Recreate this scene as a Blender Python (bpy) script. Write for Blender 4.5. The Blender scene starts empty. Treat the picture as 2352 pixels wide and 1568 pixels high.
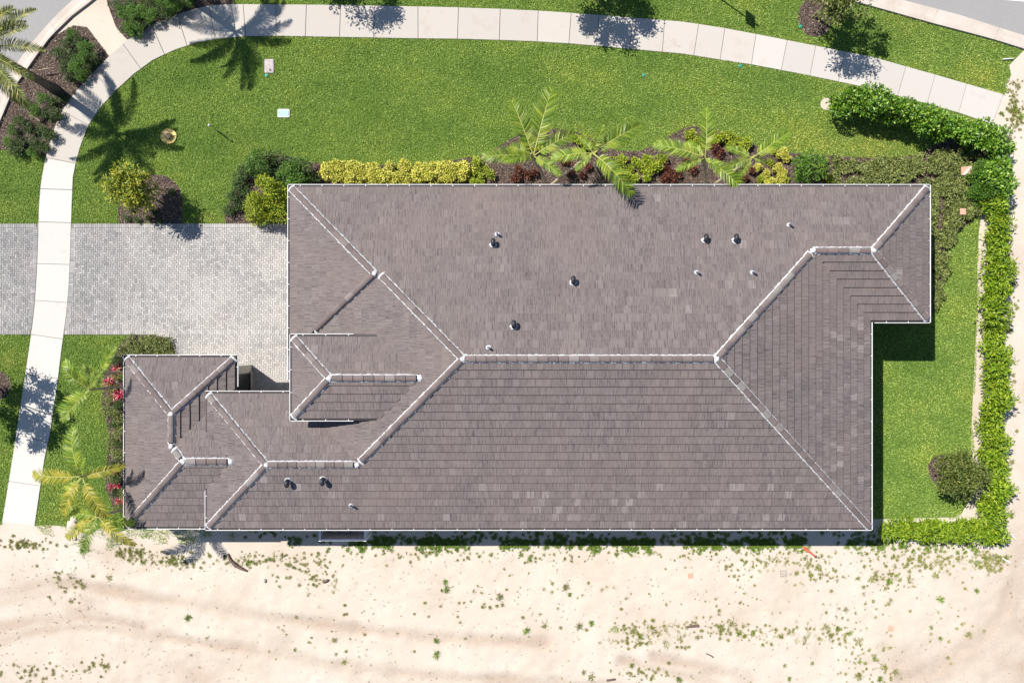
import bpy, bmesh, math, random
import numpy as np
from mathutils import Vector, Matrix

random.seed(7)
rng = np.random.default_rng(11)
scene = bpy.context.scene
col = scene.collection

# ------------------------------------------------------------------ camera, sky, sun, exposure
CAM_H = 32.7
cam_data = bpy.data.cameras.new('camera')
cam = bpy.data.objects.new('camera', cam_data)
col.objects.link(cam)
cam.location = (0, 0, CAM_H)
cam.rotation_euler = (0, 0, 0)
cam_data.sensor_width = 36.0
cam_data.lens = 36.0 * 1584 / 2352
cam_data.clip_end = 900
scene.camera = cam

SUN_DIR = Vector((0.665, -0.476, -1.0)).normalized()      # direction the light travels
SUN_EL = math.asin(-SUN_DIR.z)
world = bpy.data.worlds.new('World')
scene.world = world
world.use_nodes = True
wn = world.node_tree
sky = wn.nodes.new('ShaderNodeTexSky')
sky.sky_type = 'NISHITA'
sky.sun_disc = False
sky.sun_elevation = SUN_EL
sky.air_density = 1.0
sky.dust_density = 0.3
sky.ozone_density = 3.5
sky.sun_rotation = math.atan2(-SUN_DIR.x, -SUN_DIR.y)
bgn = wn.nodes['Background']
bgn.inputs['Strength'].default_value = 0.08
wn.links.new(sky.outputs['Color'], bgn.inputs['Color'])

sun_data = bpy.data.lights.new('sun', 'SUN')
sun_data.energy = 5.0
sun_data.angle = math.radians(0.5)
sun_data.color = (1.0, 0.95, 0.88)
sun = bpy.data.objects.new('sun', sun_data)
col.objects.link(sun)
sun.location = (-20, 15, 40)
sun.rotation_euler = SUN_DIR.to_track_quat('-Z', 'Y').to_euler()

vs = scene.view_settings
vs.view_transform = 'Standard'
vs.look = 'None'
vs.exposure = 0.85
vs.gamma = 1.0

# ------------------------------------------------------------------ helpers
FPX = 1584.0


def P(px, py, z=0.0):
    """survey point (plan drawing units, 48.4 per metre on the ground) at height z -> world"""
    s = (CAM_H - z) / FPX
    return Vector(((px - 1176) * s, (784 - py) * s, z))


def P2(px, py, z=0.0):
    v = P(px, py, z)
    return (v.x, v.y)


def link(o, parent=None):
    col.objects.link(o)
    if parent is not None:
        o.parent = parent
    return o


def tag(o, label=None, cat=None, group=None, kind=None):
    if label: o['label'] = label
    if cat: o['category'] = cat
    if group: o['group'] = group
    if kind: o['kind'] = kind
    return o


def empty(name, loc, label=None, cat=None, group=None):
    o = bpy.data.objects.new(name, None)
    o.location = loc
    o.empty_display_size = 0.2
    link(o)
    return tag(o, label, cat, group)


def np_mesh(name, V, F, material=None, smooth=False):
    """V (n,3) array, F (m,k) int array of equal sized polygons"""
    V = np.asarray(V, dtype=np.float32); F = np.asarray(F, dtype=np.int32)
    me = bpy.data.meshes.new(name)
    me.vertices.add(len(V)); me.vertices.foreach_set('co', V.ravel())
    k = F.shape[1]
    me.loops.add(F.size); me.loops.foreach_set('vertex_index', F.ravel())
    me.polygons.add(len(F))
    me.polygons.foreach_set('loop_start', np.arange(0, F.size, k, dtype=np.int32))
    me.polygons.foreach_set('loop_total', np.full(len(F), k, dtype=np.int32))
    if smooth:
        me.polygons.foreach_set('use_smooth', np.ones(len(F), dtype=bool))
    me.update(calc_edges=True)
    if material: me.materials.append(material)
    return me


class MB:
    """collects polygons into one mesh"""
    def __init__(self):
        self.v = []; self.f = []; self.tone = []; self.uv = []

    def poly(self, pts, tone=0.0, uv=None):
        i = len(self.v)
        self.v += [tuple(p) for p in pts]
        self.f.append(tuple(range(i, i + len(pts))))
        self.tone.append(tone)
        self.uv.append(uv if uv is not None else [(0.0, 0.0)] * len(pts))

    def prism(self, pts2, z0, z1, tone=0.0):
        """closed prism over a counter-clockwise outline"""
        i = len(self.v); n = len(pts2)
        self.v += [(p[0], p[1], z0) for p in pts2] + [(p[0], p[1], z1) for p in pts2]
        fs = [tuple(range(i + n - 1, i - 1, -1)), tuple(range(i + n, i + 2 * n))]
        for a in range(n):
            b = (a + 1) % n
            fs.append((i + a, i + b, i + n + b, i + n + a))
        for f in fs:
            self.f.append(f); self.tone.append(tone); self.uv.append([(0.0, 0.0)] * len(f))

    def box(self, x0, x1, y0, y1, z0, z1, tone=0.0):
        self.prism([(x0, y0), (x1, y0), (x1, y1), (x0, y1)], z0, z1, tone)

    def tube(self, path, radii, n=8, cap=True):
        path = [Vector(p) for p in path]
        rings = []
        for k, p in enumerate(path):
            if k == 0: d = path[1] - p
            elif k == len(path) - 1: d = p - path[k - 1]
            else: d = path[k + 1] - path[k - 1]
            d.normalize()
            a = d.cross(Vector((0, 0, 1)))
            if a.length < 1e-3: a = Vector((1, 0, 0))
            a.normalize(); b = d.cross(a)
            i = len(self.v)
            for q in range(n):
                t = 2 * math.pi * q / n
                self.v.append(tuple(p + (a * math.cos(t) + b * math.sin(t)) * radii[k]))
            rings.append(i)
        for k in range(len(rings) - 1):
            for q in range(n):
                r = (q + 1) % n
                self.f.append((rings[k] + q, rings[k] + r, rings[k + 1] + r, rings[k + 1] + q))
                self.tone.append(0.0); self.uv.append([(0, 0)] * 4)
        if cap:
            for i, fl in ((rings[0], False), (rings[-1], True)):
                f = tuple(range(i, i + n))
                self.f.append(f if fl else f[::-1]); self.tone.append(0.0); self.uv.append([(0, 0)] * n)

    def lathe(self, prof, n=16, cx=0.0, cy=0.0):
        """prof: list of (r, z) from bottom to top; ends closed"""
        i0 = len(self.v)
        for r, z in prof:
            for q in range(n):
                t = 2 * math.pi * q / n
                self.v.append((cx + r * math.cos(t), cy + r * math.sin(t), z))
        for k in range(len(prof) - 1):
            for q in range(n):
                r = (q + 1) % n
                self.f.append((i0 + k * n + q, i0 + k * n + r, i0 + (k + 1) * n + r, i0 + (k + 1) * n + q))
                self.tone.append(0.0); self.uv.append([(0, 0)] * 4)
        for k, fl in ((0, True), (len(prof) - 1, False)):
            f = tuple(i0 + k * n + q for q in range(n))
            self.f.append(f[::-1] if fl else f); self.tone.append(0.0); self.uv.append([(0, 0)] * n)

    def mesh(self, name, material=None, smooth=False, attrs=True):
        me = bpy.data.meshes.new(name)
        me.from_pydata(self.v, [], self.f)
        if attrs:
            at = me.attributes.new('tone', 'FLOAT', 'FACE')
            at.data.foreach_set('value', np.array(self.tone, dtype=np.float32))
            uvl = me.uv_layers.new(name='UVMap')
            flat = [c for f in self.uv for p in f for c in p]
            uvl.data.foreach_set('uv', np.array(flat, dtype=np.float32))
        if smooth:
            me.polygons.foreach_set('use_smooth', np.ones(len(me.polygons), dtype=bool))
        if material: me.materials.append(material)
        me.update()
        return me

    def obj(self, name, material=None, parent=None, smooth=False, attrs=True):
        return link(bpy.data.objects.new(name, self.mesh(name, material, smooth, attrs)), parent)


def mobj(name, me, parent=None, loc=None, rot=None, scale=None):
    o = bpy.data.objects.new(name, me)
    if loc is not None: o.location = loc
    if rot is not None: o.rotation_euler = rot
    if scale is not None: o.scale = scale
    return link(o, parent)


def pip(pts, poly):
    """vectorised point in polygon"""
    x = pts[:, 0]; y = pts[:, 1]
    inside = np.zeros(len(pts), dtype=bool)
    n = len(poly)
    for i in range(n):
        x0, y0 = poly[i]; x1, y1 = poly[(i + 1) % n]
        if y0 == y1: continue
        c = ((y0 > y) != (y1 > y)) & (x < (x1 - x0) * (y - y0) / (y1 - y0) + x0)
        inside ^= c
    return inside


_ng = rng.random((256, 256))


def vnoise(x, y, s):
    """value noise 0..1"""
    x = np.asarray(x) / s + 1000.3; y = np.asarray(y) / s + 1000.7
    xi = np.floor(x).astype(int); yi = np.floor(y).astype(int)
    fx = x - xi; fy = y - yi
    fx = fx * fx * (3 - 2 * fx); fy = fy * fy * (3 - 2 * fy)
    g = lambda a, b: _ng[a % 256, b % 256]
    return (g(xi, yi) * (1 - fx) + g(xi + 1, yi) * fx) * (1 - fy) + (g(xi, yi + 1) * (1 - fx) + g(xi + 1, yi + 1) * fx) * fy


def area2(poly):
    return 0.5 * sum(poly[i][0] * poly[(i + 1) % len(poly)][1] - poly[(i + 1) % len(poly)][0] * poly[i][1] for i in range(len(poly)))


def sheet(name, poly, z, material, parent=None, kind='structure'):
    """flat ground sheet, triangulated"""
    if area2(poly) < 0: poly = poly[::-1]
    from mathutils.geometry import delaunay_2d_cdt
    n = len(poly)
    vs_, _, fs_, _, _, _ = delaunay_2d_cdt([Vector((p[0], p[1])) for p in poly], [], [list(range(n))], 1, 1e-5)
    tris = []
    for f in fs_:
        f = list(f)
        if area2([(vs_[i].x, vs_[i].y) for i in f]) < 0: f = f[::-1]
        tris.append(f)
    me = bpy.data.meshes.new(name)
    me.from_pydata([(v.x, v.y, z) for v in vs_], [], tris); me.update()
    me.materials.append(material)
    o = link(bpy.data.objects.new(name, me), parent)
    if kind: o['kind'] = kind
    return o


# ------------------------------------------------------------------ materials
class NT:
    def __init__(self, name):
        self.m = bpy.data.materials.new(name); self.m.use_nodes = True
        self.t = self.m.node_tree; self.n = self.t.nodes
        self.bsdf = self.n['Principled BSDF']; self.out = self.n['Material Output']
        self.bsdf.inputs['Specular IOR Level'].default_value = 0.25

    def node(self, typ, **kw):
        nd = self.n.new(typ)
        for k, v in kw.items(): setattr(nd, k, v)
        return nd

    def l(self, a, b): self.t.links.new(a, b)

    def noise(self, scale, detail=4.0, rough=0.6, coord=None, vec_scale=None):
        nz = self.node('ShaderNodeTexNoise')
        nz.inputs['Scale'].default_value = scale
        nz.inputs['Detail'].default_value = detail
        nz.inputs['Roughness'].default_value = rough
        src = coord
        if src is None:
            geo = self.node('ShaderNodeNewGeometry'); src = geo.outputs['Position']
        if vec_scale:
            mp = self.node('ShaderNodeVectorMath', operation='MULTIPLY')
            mp.inputs[1].default_value = vec_scale
            self.l(src, mp.inputs[0]); src = mp.outputs[0]
        self.l(src, nz.inputs['Vector'])
        return nz.outputs['Fac']

    def ramp(self, fac, stops):
        r = self.node('ShaderNodeValToRGB')
        el = r.color_ramp.elements
        while len(el) < len(stops): el.new(0.5)
        for e, (p, c) in zip(el, stops):
            e.position = p; e.color = (c[0], c[1], c[2], 1)
        self.l(fac, r.inputs['Fac'])
        return r.outputs['Color']

    def mix(self, fac, a, b, mode='MIX'):
        mx = self.node('ShaderNodeMix', data_type='RGBA', blend_type=mode)
        for s, v in ((0, fac), (6, a), (7, b)):
            if isinstance(v, (int, float)): mx.inputs[s].default_value = v
            elif isinstance(v, tuple): mx.inputs[s].default_value = (v[0], v[1], v[2], 1)
            else: self.l(v, mx.inputs[s])
        return mx.outputs[2]

    def math(self, op, a, b=0.0, clamp=False):
        m = self.node('ShaderNodeMath', operation=op); m.use_clamp = clamp
        for s, v in ((0, a), (1, b)):
            if isinstance(v, (int, float)): m.inputs[s].default_value = v
            else: self.l(v, m.inputs[s])
        return m.outputs[0]

    def attr(self, name):
        a = self.node('ShaderNodeAttribute'); a.attribute_name = name
        return a.outputs['Fac']

    def bump(self, h, strength=0.3, dist=0.02):
        b = self.node('ShaderNodeBump')
        b.inputs['Strength'].default_value = strength; b.inputs['Distance'].default_value = dist
        self.l(h, b.inputs['Height']); self.l(b.outputs['Normal'], self.bsdf.inputs['Normal'])

    def base(self, c, rough=0.8):
        if isinstance(c, tuple): self.bsdf.inputs['Base Color'].default_value = (c[0], c[1], c[2], 1)
        else: self.l(c, self.bsdf.inputs['Base Color'])
        self.bsdf.inputs['Roughness'].default_value = rough
        return self.m


def simple_mat(name, c, rough=0.6, var=0.15, scale=6.0, spec=0.3, metal=0.0):
    t = NT(name)
    n = t.noise(scale, 5)
    lo = tuple(x * (1 - var) for x in c); hi = tuple(min(1, x * (1 + var)) for x in c)
    t.base(t.ramp(n, [(0.3, lo), (0.7, hi)]), rough)
    t.bsdf.inputs['Specular IOR Level'].default_value = spec
    t.bsdf.inputs['Metallic'].default_value = metal
    return t.m


def leaf_mat(name, stops, trans=0.3, rough=0.5, obj_var=0.12, spec=0.3, patch=None):
    """foliage: colour per leaf from the island random value, a little per plant, light through the leaf"""
    t = NT(name)
    geo = t.node('ShaderNodeNewGeometry')
    oi = t.node('ShaderNodeObjectInfo')
    c = t.ramp(geo.outputs['Random Per Island'], stops)
    v = t.math('ADD', t.math('MULTIPLY', oi.outputs['Random'], 2 * obj_var), 1 - obj_var)
    hsv = t.node('ShaderNodeHueSaturation')
    t.l(c, hsv.inputs['Color']); t.l(v, hsv.inputs['Value'])
    c = hsv.outputs['Color']
    if patch:
        n = t.noise(patch[0], 3)
        f = t.ramp(n, [(patch[2], (0, 0, 0)), (patch[3], (1, 1, 1))])
        c = t.mix(f, c, t.mix(1.0, c, patch[1], 'MULTIPLY'))
    t.base(c, rough)
    t.bsdf.inputs['Specular IOR Level'].default_value = spec
    tr = t.node('ShaderNodeBsdfTranslucent')
    t.l(t.mix(1.0, c, (1.15, 1.1, 0.6), 'MULTIPLY'), tr.inputs['Color'])
    ms = t.node('ShaderNodeMixShader'); ms.inputs[0].default_value = trans
    t.l(t.bsdf.outputs[0], ms.inputs[1]); t.l(tr.outputs[0], ms.inputs[2])
    t.l(ms.outputs[0], t.out.inputs['Surface'])
    return t.m


def make_materials():
    M = {}
    # sand: pale, slightly pink, wheel ruts are darker compacted soil
    t = NT('sand')
    n1 = t.noise(0.35, 6, 0.65); n2 = t.noise(9.0, 6, 0.75); n3 = t.noise(60.0, 3, 0.7)
    c = t.ramp(n1, [(0.3, (0.405, 0.338, 0.268)), (0.5, (0.455, 0.398, 0.332)), (0.72, (0.485, 0.434, 0.372))])
    c = t.mix(t.ramp(n2, [(0.34, (0.55, 0.55, 0.55)), (0.5, (0, 0, 0))]), c, (0.40, 0.33, 0.26))
    c = t.mix(t.math('MULTIPLY', t.attr('rut'), 0.75, True), c, t.ramp(n2, [(0.3, (0.285, 0.205, 0.150)), (0.7, (0.365, 0.290, 0.225))]))
    c = t.mix(t.ramp(n3, [(0.25, (0.5, 0.5, 0.5)), (0.42, (0, 0, 0))]), c, (0.26, 0.21, 0.165))
    M['sand'] = t.base(c, 0.95)
    t.bump(t.math('ADD', n2, t.math('MULTIPLY', n3, 0.4)), 0.5, 0.05)
    # soil under turf
    t = NT('turf_soil')
    t.base(t.ramp(t.noise(14, 5, 0.7), [(0.3, (0.048, 0.088, 0.012)), (0.7, (0.105, 0.165, 0.028))]), 0.95); M['soil'] = t.m
    # mulch
    t = NT('mulch')
    vo = t.node('ShaderNodeTexVoronoi'); vo.inputs['Scale'].default_value = 22.0
    g = t.node('ShaderNodeNewGeometry')
    mp = t.node('ShaderNodeVectorMath', operation='MULTIPLY'); mp.inputs[1].default_value = (1, 1.9, 1)
    t.l(g.outputs['Position'], mp.inputs[0]); t.l(mp.outputs[0], vo.inputs['Vector'])
    sep = t.node('ShaderNodeSeparateColor'); t.l(vo.outputs['Color'], sep.inputs[0])
    c = t.ramp(sep.outputs[0], [(0.1, (0.030, 0.020, 0.016)), (0.55, (0.078, 0.053, 0.042)), (0.9, (0.16, 0.12, 0.098)), (1.0, (0.25, 0.20, 0.17))])
    M['mulch'] = t.base(t.mix(t.ramp(t.noise(3, 4), [(0.45, (0, 0, 0)), (0.75, (.5, .5, .5))]), c, (0.05, 0.032, 0.025)), 0.95)
    t.bump(sep.outputs[0], 0.8, 0.04)
    # mulch chips
    t = NT('mulch_chip')
    geo = t.node('ShaderNodeNewGeometry')
    M['chip'] = t.base(t.ramp(geo.outputs['Random Per Island'], [(0.0, (0.032, 0.021, 0.016)), (0.5, (0.095, 0.064, 0.048)), (0.85, (0.18, 0.13, 0.10)), (1.0, (0.33, 0.27, 0.22))]), 0.9)
    # asphalt
    t = NT('asphalt')
    c = t.ramp(t.noise(45, 4, 0.75), [(0.3, (0.17, 0.165, 0.165)), (0.7, (0.28, 0.27, 0.265))])
    M['asphalt'] = t.base(t.mix(t.ramp(t.noise(0.6, 4), [(0.4, (0, 0, 0)), (0.8, (0.5, 0.5, 0.5))]), c, (0.25, 0.24, 0.23)), 0.9)
    t.bump(t.noise(80, 3), 0.4, 0.01)
    # concrete (sidewalk slabs, per slab tone and stains)
    t = NT('sidewalk_concrete')
    oi = t.node('ShaderNodeObjectInfo')
    n = t.noise(0.9, 6, 0.7); nf = t.noise(24, 5, 0.7)
    hv = t.node('ShaderNodeHueSaturation'); t.l(oi.outputs['Color'], hv.inputs['Color'])
    t.l(t.math('ADD', t.math('MULTIPLY', oi.outputs['Random'], 0.10), 0.95), hv.inputs['Value'])
    c = hv.outputs['Color']
    c = t.mix(t.ramp(n, [(0.56, (0, 0, 0)), (0.80, (0.6, 0.6, 0.6))]), c, (0.315, 0.235, 0.175))
    c = t.mix(t.ramp(nf, [(0.25, (0.35, 0.35, 0.35)), (0.5, (0, 0, 0))]), c, (0.29, 0.26, 0.23))
    spots = t.noise(3.1, 2, 0.5)
    c = t.mix(t.ramp(spots, [(0.70, (0, 0, 0)), (0.80, (0.45, 0.45, 0.45))]), c, (0.20, 0.15, 0.12))
    geo = t.node('ShaderNodeNewGeometry')
    sx = t.node('ShaderNodeSeparateXYZ'); t.l(geo.outputs['Position'], sx.inputs[0])
    M['concrete'] = t.base(c, 0.85)
    t.bump(nf, 0.15, 0.01)
    t = NT('curb_concrete')
    c = t.ramp(t.noise(1.2, 6, 0.7), [(0.3, (0.36, 0.305, 0.26)), (0.7, (0.44, 0.395, 0.35))])
    M['curb'] = t.base(t.mix(t.ramp(t.noise(30, 4, 0.7), [(0.25, (0.4, 0.4, 0.4)), (0.5, (0, 0, 0))]), c, (0.28, 0.235, 0.20)), 0.85)
    # pavers
    t = NT('paver')
    n = t.noise(0.45, 4, 0.6)
    geo = t.node('ShaderNodeNewGeometry')
    tone = t.attr('tone')
    c = t.ramp(tone, [(0.0, (0.15, 0.147, 0.147)), (0.35, (0.225, 0.217, 0.212)), (0.7, (0.305, 0.291, 0.276)), (1.0, (0.385, 0.366, 0.343))])
    c = t.mix(t.ramp(t.noise(50, 3, 0.7), [(0.3, (0.35, 0.35, 0.35)), (0.55, (0, 0, 0))]), c, (0.18, 0.17, 0.16))
    M['paver'] = t.base(t.mix(t.ramp(n, [(0.5, (0, 0, 0)), (0.75, (0.25, 0.25, 0.25))]), c, (0.31, 0.255, 0.23)), 0.85)
    M['joint_sand'] = simple_mat('joint_sand', (0.18, 0.16, 0.14), 0.95, 0.3, 30)
    # roof tile: flat concrete tile with brushed grooves running down the slope
    t = NT('roof_tile')
    uv = t.node('ShaderNodeUVMap'); uv.uv_map = 'UVMap'
    tone = t.attr('tone')
    c = t.ramp(tone, [(0.0, (0.088, 0.074, 0.072)), (0.45, (0.128, 0.108, 0.103)), (0.8, (0.158, 0.135, 0.128)), (1.0, (0.215, 0.19, 0.18))])
    st = t.noise(1.0, 2, 0.5, coord=uv.outputs['UV'], vec_scale=(34.0, 1.6, 1.0))
    st2 = t.noise(1.0, 3, 0.6, coord=uv.outputs['UV'], vec_scale=(90.0, 5.0, 1.0))
    c = t.mix(t.ramp(st, [(0.36, (0.75, 0.75, 0.75)), (0.5, (0, 0, 0))]), c, (0.042, 0.034, 0.037))
    c = t.mix(t.ramp(st2, [(0.52, (0, 0, 0)), (0.70, (0.55, 0.55, 0.55))]), c, (0.235, 0.205, 0.19))
    w = t.noise(0.28, 4, 0.6)
    c = t.mix(t.ramp(w, [(0.42, (0, 0, 0)), (0.70, (0.4, 0.4, 0.4))]), c, (0.160, 0.122, 0.108))
    M['tile'] = t.base(c, 0.85)
    t.bump(st, 0.5, 0.012)
    t = NT('ridge_tile')
    oi = t.node('ShaderNodeObjectInfo')
    c = t.ramp(oi.outputs['Random'], [(0.0, (0.09, 0.072, 0.07)), (0.8, (0.135, 0.108, 0.102)), (1.0, (0.18, 0.168, 0.158))])
    M['ridge'] = t.base(t.mix(t.ramp(t.noise(12, 5, 0.7), [(0.4, (0, 0, 0)), (0.7, (0.5, 0.5, 0.5))]), c, (0.16, 0.122, 0.108)), 0.85)
    M['deck'] = simple_mat('roof_underlay', (0.05, 0.043, 0.043), 0.9)
    M['mortar'] = simple_mat('white_mortar', (0.40, 0.40, 0.41), 0.9, 0.3, 20)
    M['white'] = simple_mat('white_paint', (0.62, 0.61, 0.60), 0.5, 0.05, 4)
    M['stucco'] = simple_mat('stucco', (0.48, 0.46, 0.41), 0.9, 0.08, 8)
    M['bronze'] = simple_mat('dark_bronze', (0.018, 0.018, 0.02), 0.4, 0.2)
    M['glass'] = simple_mat('dark_glass', (0.02, 0.025, 0.03), 0.1, 0.1, spec=0.5)
    M['black'] = simple_mat('black_vent', (0.022, 0.022, 0.026), 0.5, 0.3)
    M['pipe'] = simple_mat('lead_pipe', (0.13, 0.13, 0.15), 0.6, 0.2)
    M['stone'] = simple_mat('stone_base', (0.30, 0.27, 0.24), 0.9, 0.4, 30)
    # lawn
    t = NT('grass')
    geo = t.node('ShaderNodeNewGeometry')
    c = t.ramp(geo.outputs['Random Per Island'], [(0.0, (0.085, 0.150, 0.018)), (0.4, (0.200, 0.310, 0.044)), (0.8, (0.345, 0.465, 0.085)), (1.0, (0.58, 0.66, 0.23))])
    big = t.noise(0.33, 4, 0.6, vec_scale=(0.75, 1.35, 1.0))
    c = t.mix(t.ramp(big, [(0.34, (0.8, 0.8, 0.8)), (0.52, (0, 0, 0))]), c, t.mix(1.0, c, (0.52, 0.68, 0.55), 'MULTIPLY'))
    c = t.mix(t.ramp(big, [(0.52, (0, 0, 0)), (0.72, (0.8, 0.8, 0.8))]), c, t.mix(1.0, c, (1.45, 1.22, 1.0), 'MULTIPLY'))
    yel = t.attr('dry')
    c = t.mix(yel, c, t.mix(1.0, c, (1.45, 1.12, 1.15), 'MULTIPLY'))
    t.base(c, 0.55)
    tr = t.node('ShaderNodeBsdfTranslucent'); t.l(c, tr.inputs['Color'])
    ms = t.node('ShaderNodeMixShader'); ms.inputs[0].default_value = 0.3
    t.l(t.bsdf.outputs[0], ms.inputs[1]); t.l(tr.outputs[0], ms.inputs[2]); t.l(ms.outputs[0], t.out.inputs['Surface'])
    M['grass'] = t.m
    # foliage
    M['palm'] = leaf_mat('palm_leaflet', [(0, (0.075, 0.14, 0.012)), (0.5, (0.17, 0.27, 0.025)), (1, (0.32, 0.37, 0.05))], 0.35, 0.4, 0.22)
    M['palm_dry'] = leaf_mat('palm_leaflet_yellowing', [(0, (0.16, 0.18, 0.02)), (0.5, (0.33, 0.32, 0.035)), (1, (0.46, 0.38, 0.06))], 0.35, 0.45)
    M['date'] = leaf_mat('date_leaflet', [(0, (0.06, 0.085, 0.018)), (0.6, (0.17, 0.20, 0.045)), (1, (0.36, 0.32, 0.09))], 0.25, 0.5)
    M['rachis'] = simple_mat('palm_rachis', (0.30, 0.30, 0.08), 0.6)
    M['trunk'] = simple_mat('palm_trunk', (0.33, 0.27, 0.20), 0.9, 0.4, 9)
    M['date_trunk'] = simple_mat('date_trunk', (0.13, 0.095, 0.07), 0.95, 0.5, 14)
    M['bark'] = simple_mat('bark', (0.17, 0.13, 0.095), 0.95, 0.4, 14)
    M['hedge'] = leaf_mat('hedge_leaf', [(0, (0.035, 0.10, 0.008)), (0.5, (0.085, 0.195, 0.012)), (0.9, (0.19, 0.32, 0.026)), (1, (0.34, 0.43, 0.08))], 0.25, 0.35, 0.1, 0.4)
    M['hedge2'] = leaf_mat('young_hedge_leaf', [(0, (0.07, 0.15, 0.008)), (0.5, (0.17, 0.28, 0.012)), (1, (0.34, 0.42, 0.03))], 0.3, 0.4, 0.1)
    M['dark_shrub'] = leaf_mat('dark_shrub_leaf', [(0, (0.016, 0.034, 0.008)), (0.6, (0.045, 0.085, 0.015)), (1, (0.11, 0.16, 0.035))], 0.2, 0.5, 0.2)
    M['green_shrub'] = leaf_mat('green_shrub_leaf', [(0, (0.03, 0.085, 0.008)), (0.6, (0.075, 0.17, 0.015)), (1, (0.15, 0.25, 0.03))], 0.25, 0.45, 0.15)
    M['lime_shrub'] = leaf_mat('lime_shrub_leaf', [(0, (0.08, 0.14, 0.008)), (0.5, (0.22, 0.30, 0.018)), (1, (0.44, 0.44, 0.04))], 0.25, 0.45, 0.15)
    M['yellow_shrub'] = leaf_mat('yellow_shrub_leaf', [(0, (0.13, 0.16, 0.012)), (0.35, (0.36, 0.37, 0.035)), (1, (0.70, 0.64, 0.14))], 0.2, 0.5, 0.08)
    M['copper_shrub'] = leaf_mat('copper_leaf', [(0, (0.028, 0.011, 0.008)), (0.6, (0.095, 0.028, 0.016)), (1, (0.24, 0.075, 0.035))], 0.2, 0.5)
    M['cover'] = leaf_mat('ground_cover_leaf', [(0, (0.035, 0.055, 0.012)), (0.5, (0.12, 0.155, 0.034)), (1, (0.33, 0.35, 0.11))], 0.2, 0.55, 0.1)
    M['olive_tree'] = leaf_mat('olive_tree_leaf', [(0, (0.035, 0.060, 0.010)), (0.6, (0.10, 0.135, 0.022)), (1, (0.22, 0.24, 0.05))], 0.2, 0.5)
    M['gold_tree'] = leaf_mat('gold_green_leaf', [(0, (0.06, 0.11, 0.008)), (0.5, (0.17, 0.22, 0.015)), (1, (0.42, 0.37, 0.035))], 0.25, 0.5)
    M['oak'] = leaf_mat('street_tree_leaf', [(0, (0.05, 0.075, 0.014)), (0.6, (0.13, 0.165, 0.035)), (1, (0.28, 0.29, 0.09))], 0.2, 0.5)
    M['red_bract'] = leaf_mat('red_bromeliad_leaf', [(0, (0.16, 0.012, 0.03)), (0.6, (0.46, 0.03, 0.07)), (1, (0.68, 0.25, 0.27))], 0.25, 0.4)
    M['weed'] = leaf_mat('weed_leaf', [(0, (0.055, 0.085, 0.010)), (0.5, (0.15, 0.17, 0.03)), (1, (0.33, 0.30, 0.09))], 0.2, 0.6, 0.3)
    M['weed_green'] = leaf_mat('green_weed_leaf', [(0, (0.045, 0.105, 0.008)), (0.5, (0.115, 0.215, 0.015)), (1, (0.27, 0.34, 0.05))], 0.25, 0.5, 0.2)
    M['twig'] = leaf_mat('dry_twig', [(0, (0.08, 0.055, 0.04)), (0.6, (0.20, 0.15, 0.11)), (1, (0.34, 0.27, 0.2))], 0.05, 0.9)
    return M


M = make_materials()

# ------------------------------------------------------------------ ground sheet (sand lot)
RUTS = [
    [(0, 962), (64, 947), (117, 938), (184, 943), (268, 960), (369, 977), (469, 993), (603, 1013), (784, 1040)],
    [(0, 985), (67, 965), (150, 952)],
    [(784, 1041), (918, 1055), (1085, 1069), (1253, 1077)],
    [(0, 1040), (84, 1026), (184, 1019), (268, 1026), (330, 1040)],
    [(0, 1074), (67, 1051), (151, 1040), (235, 1040), (318, 1051), (402, 1067), (503, 1084), (637, 1104), (784, 1128)],
    [(784, 1130), (918, 1145), (1052, 1155), (1220, 1166), (1420, 1180)],
    [(1500, 1110), (1600, 1130), (1720, 1160)],
    [(1430, 1118), (1570, 1150), (1660, 1180)],
    [(2352, 900), (2318, 1000), (2290, 1060), (2240, 1110), (2150, 1160), (2080, 1190)],
]
RUTS = [[P2(x, y + 400 if y < 1200 and k < 8 else y) for x, y in r] for k, r in enumerate(RUTS)]
RUTS[-1] = [P2(x, y + 370) for x, y in [(2352, 900), (2318, 1000), (2290, 1060), (2240, 1110), (2150, 1160), (2080, 1190)]]


def seg_dist(X, Y, line):
    d = np.full(X.shape, 99.0)
    for (x0, y0), (x1, y1) in zip(line[:-1], line[1:]):
        dx, dy = x1 - x0, y1 - y0
        t = np.clip(((X - x0) * dx + (Y - y0) * dy) / (dx * dx + dy * dy), 0, 1)
        d = np.minimum(d, np.hypot(X - x0 - t * dx, Y - y0 - t * dy))
    return d


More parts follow.
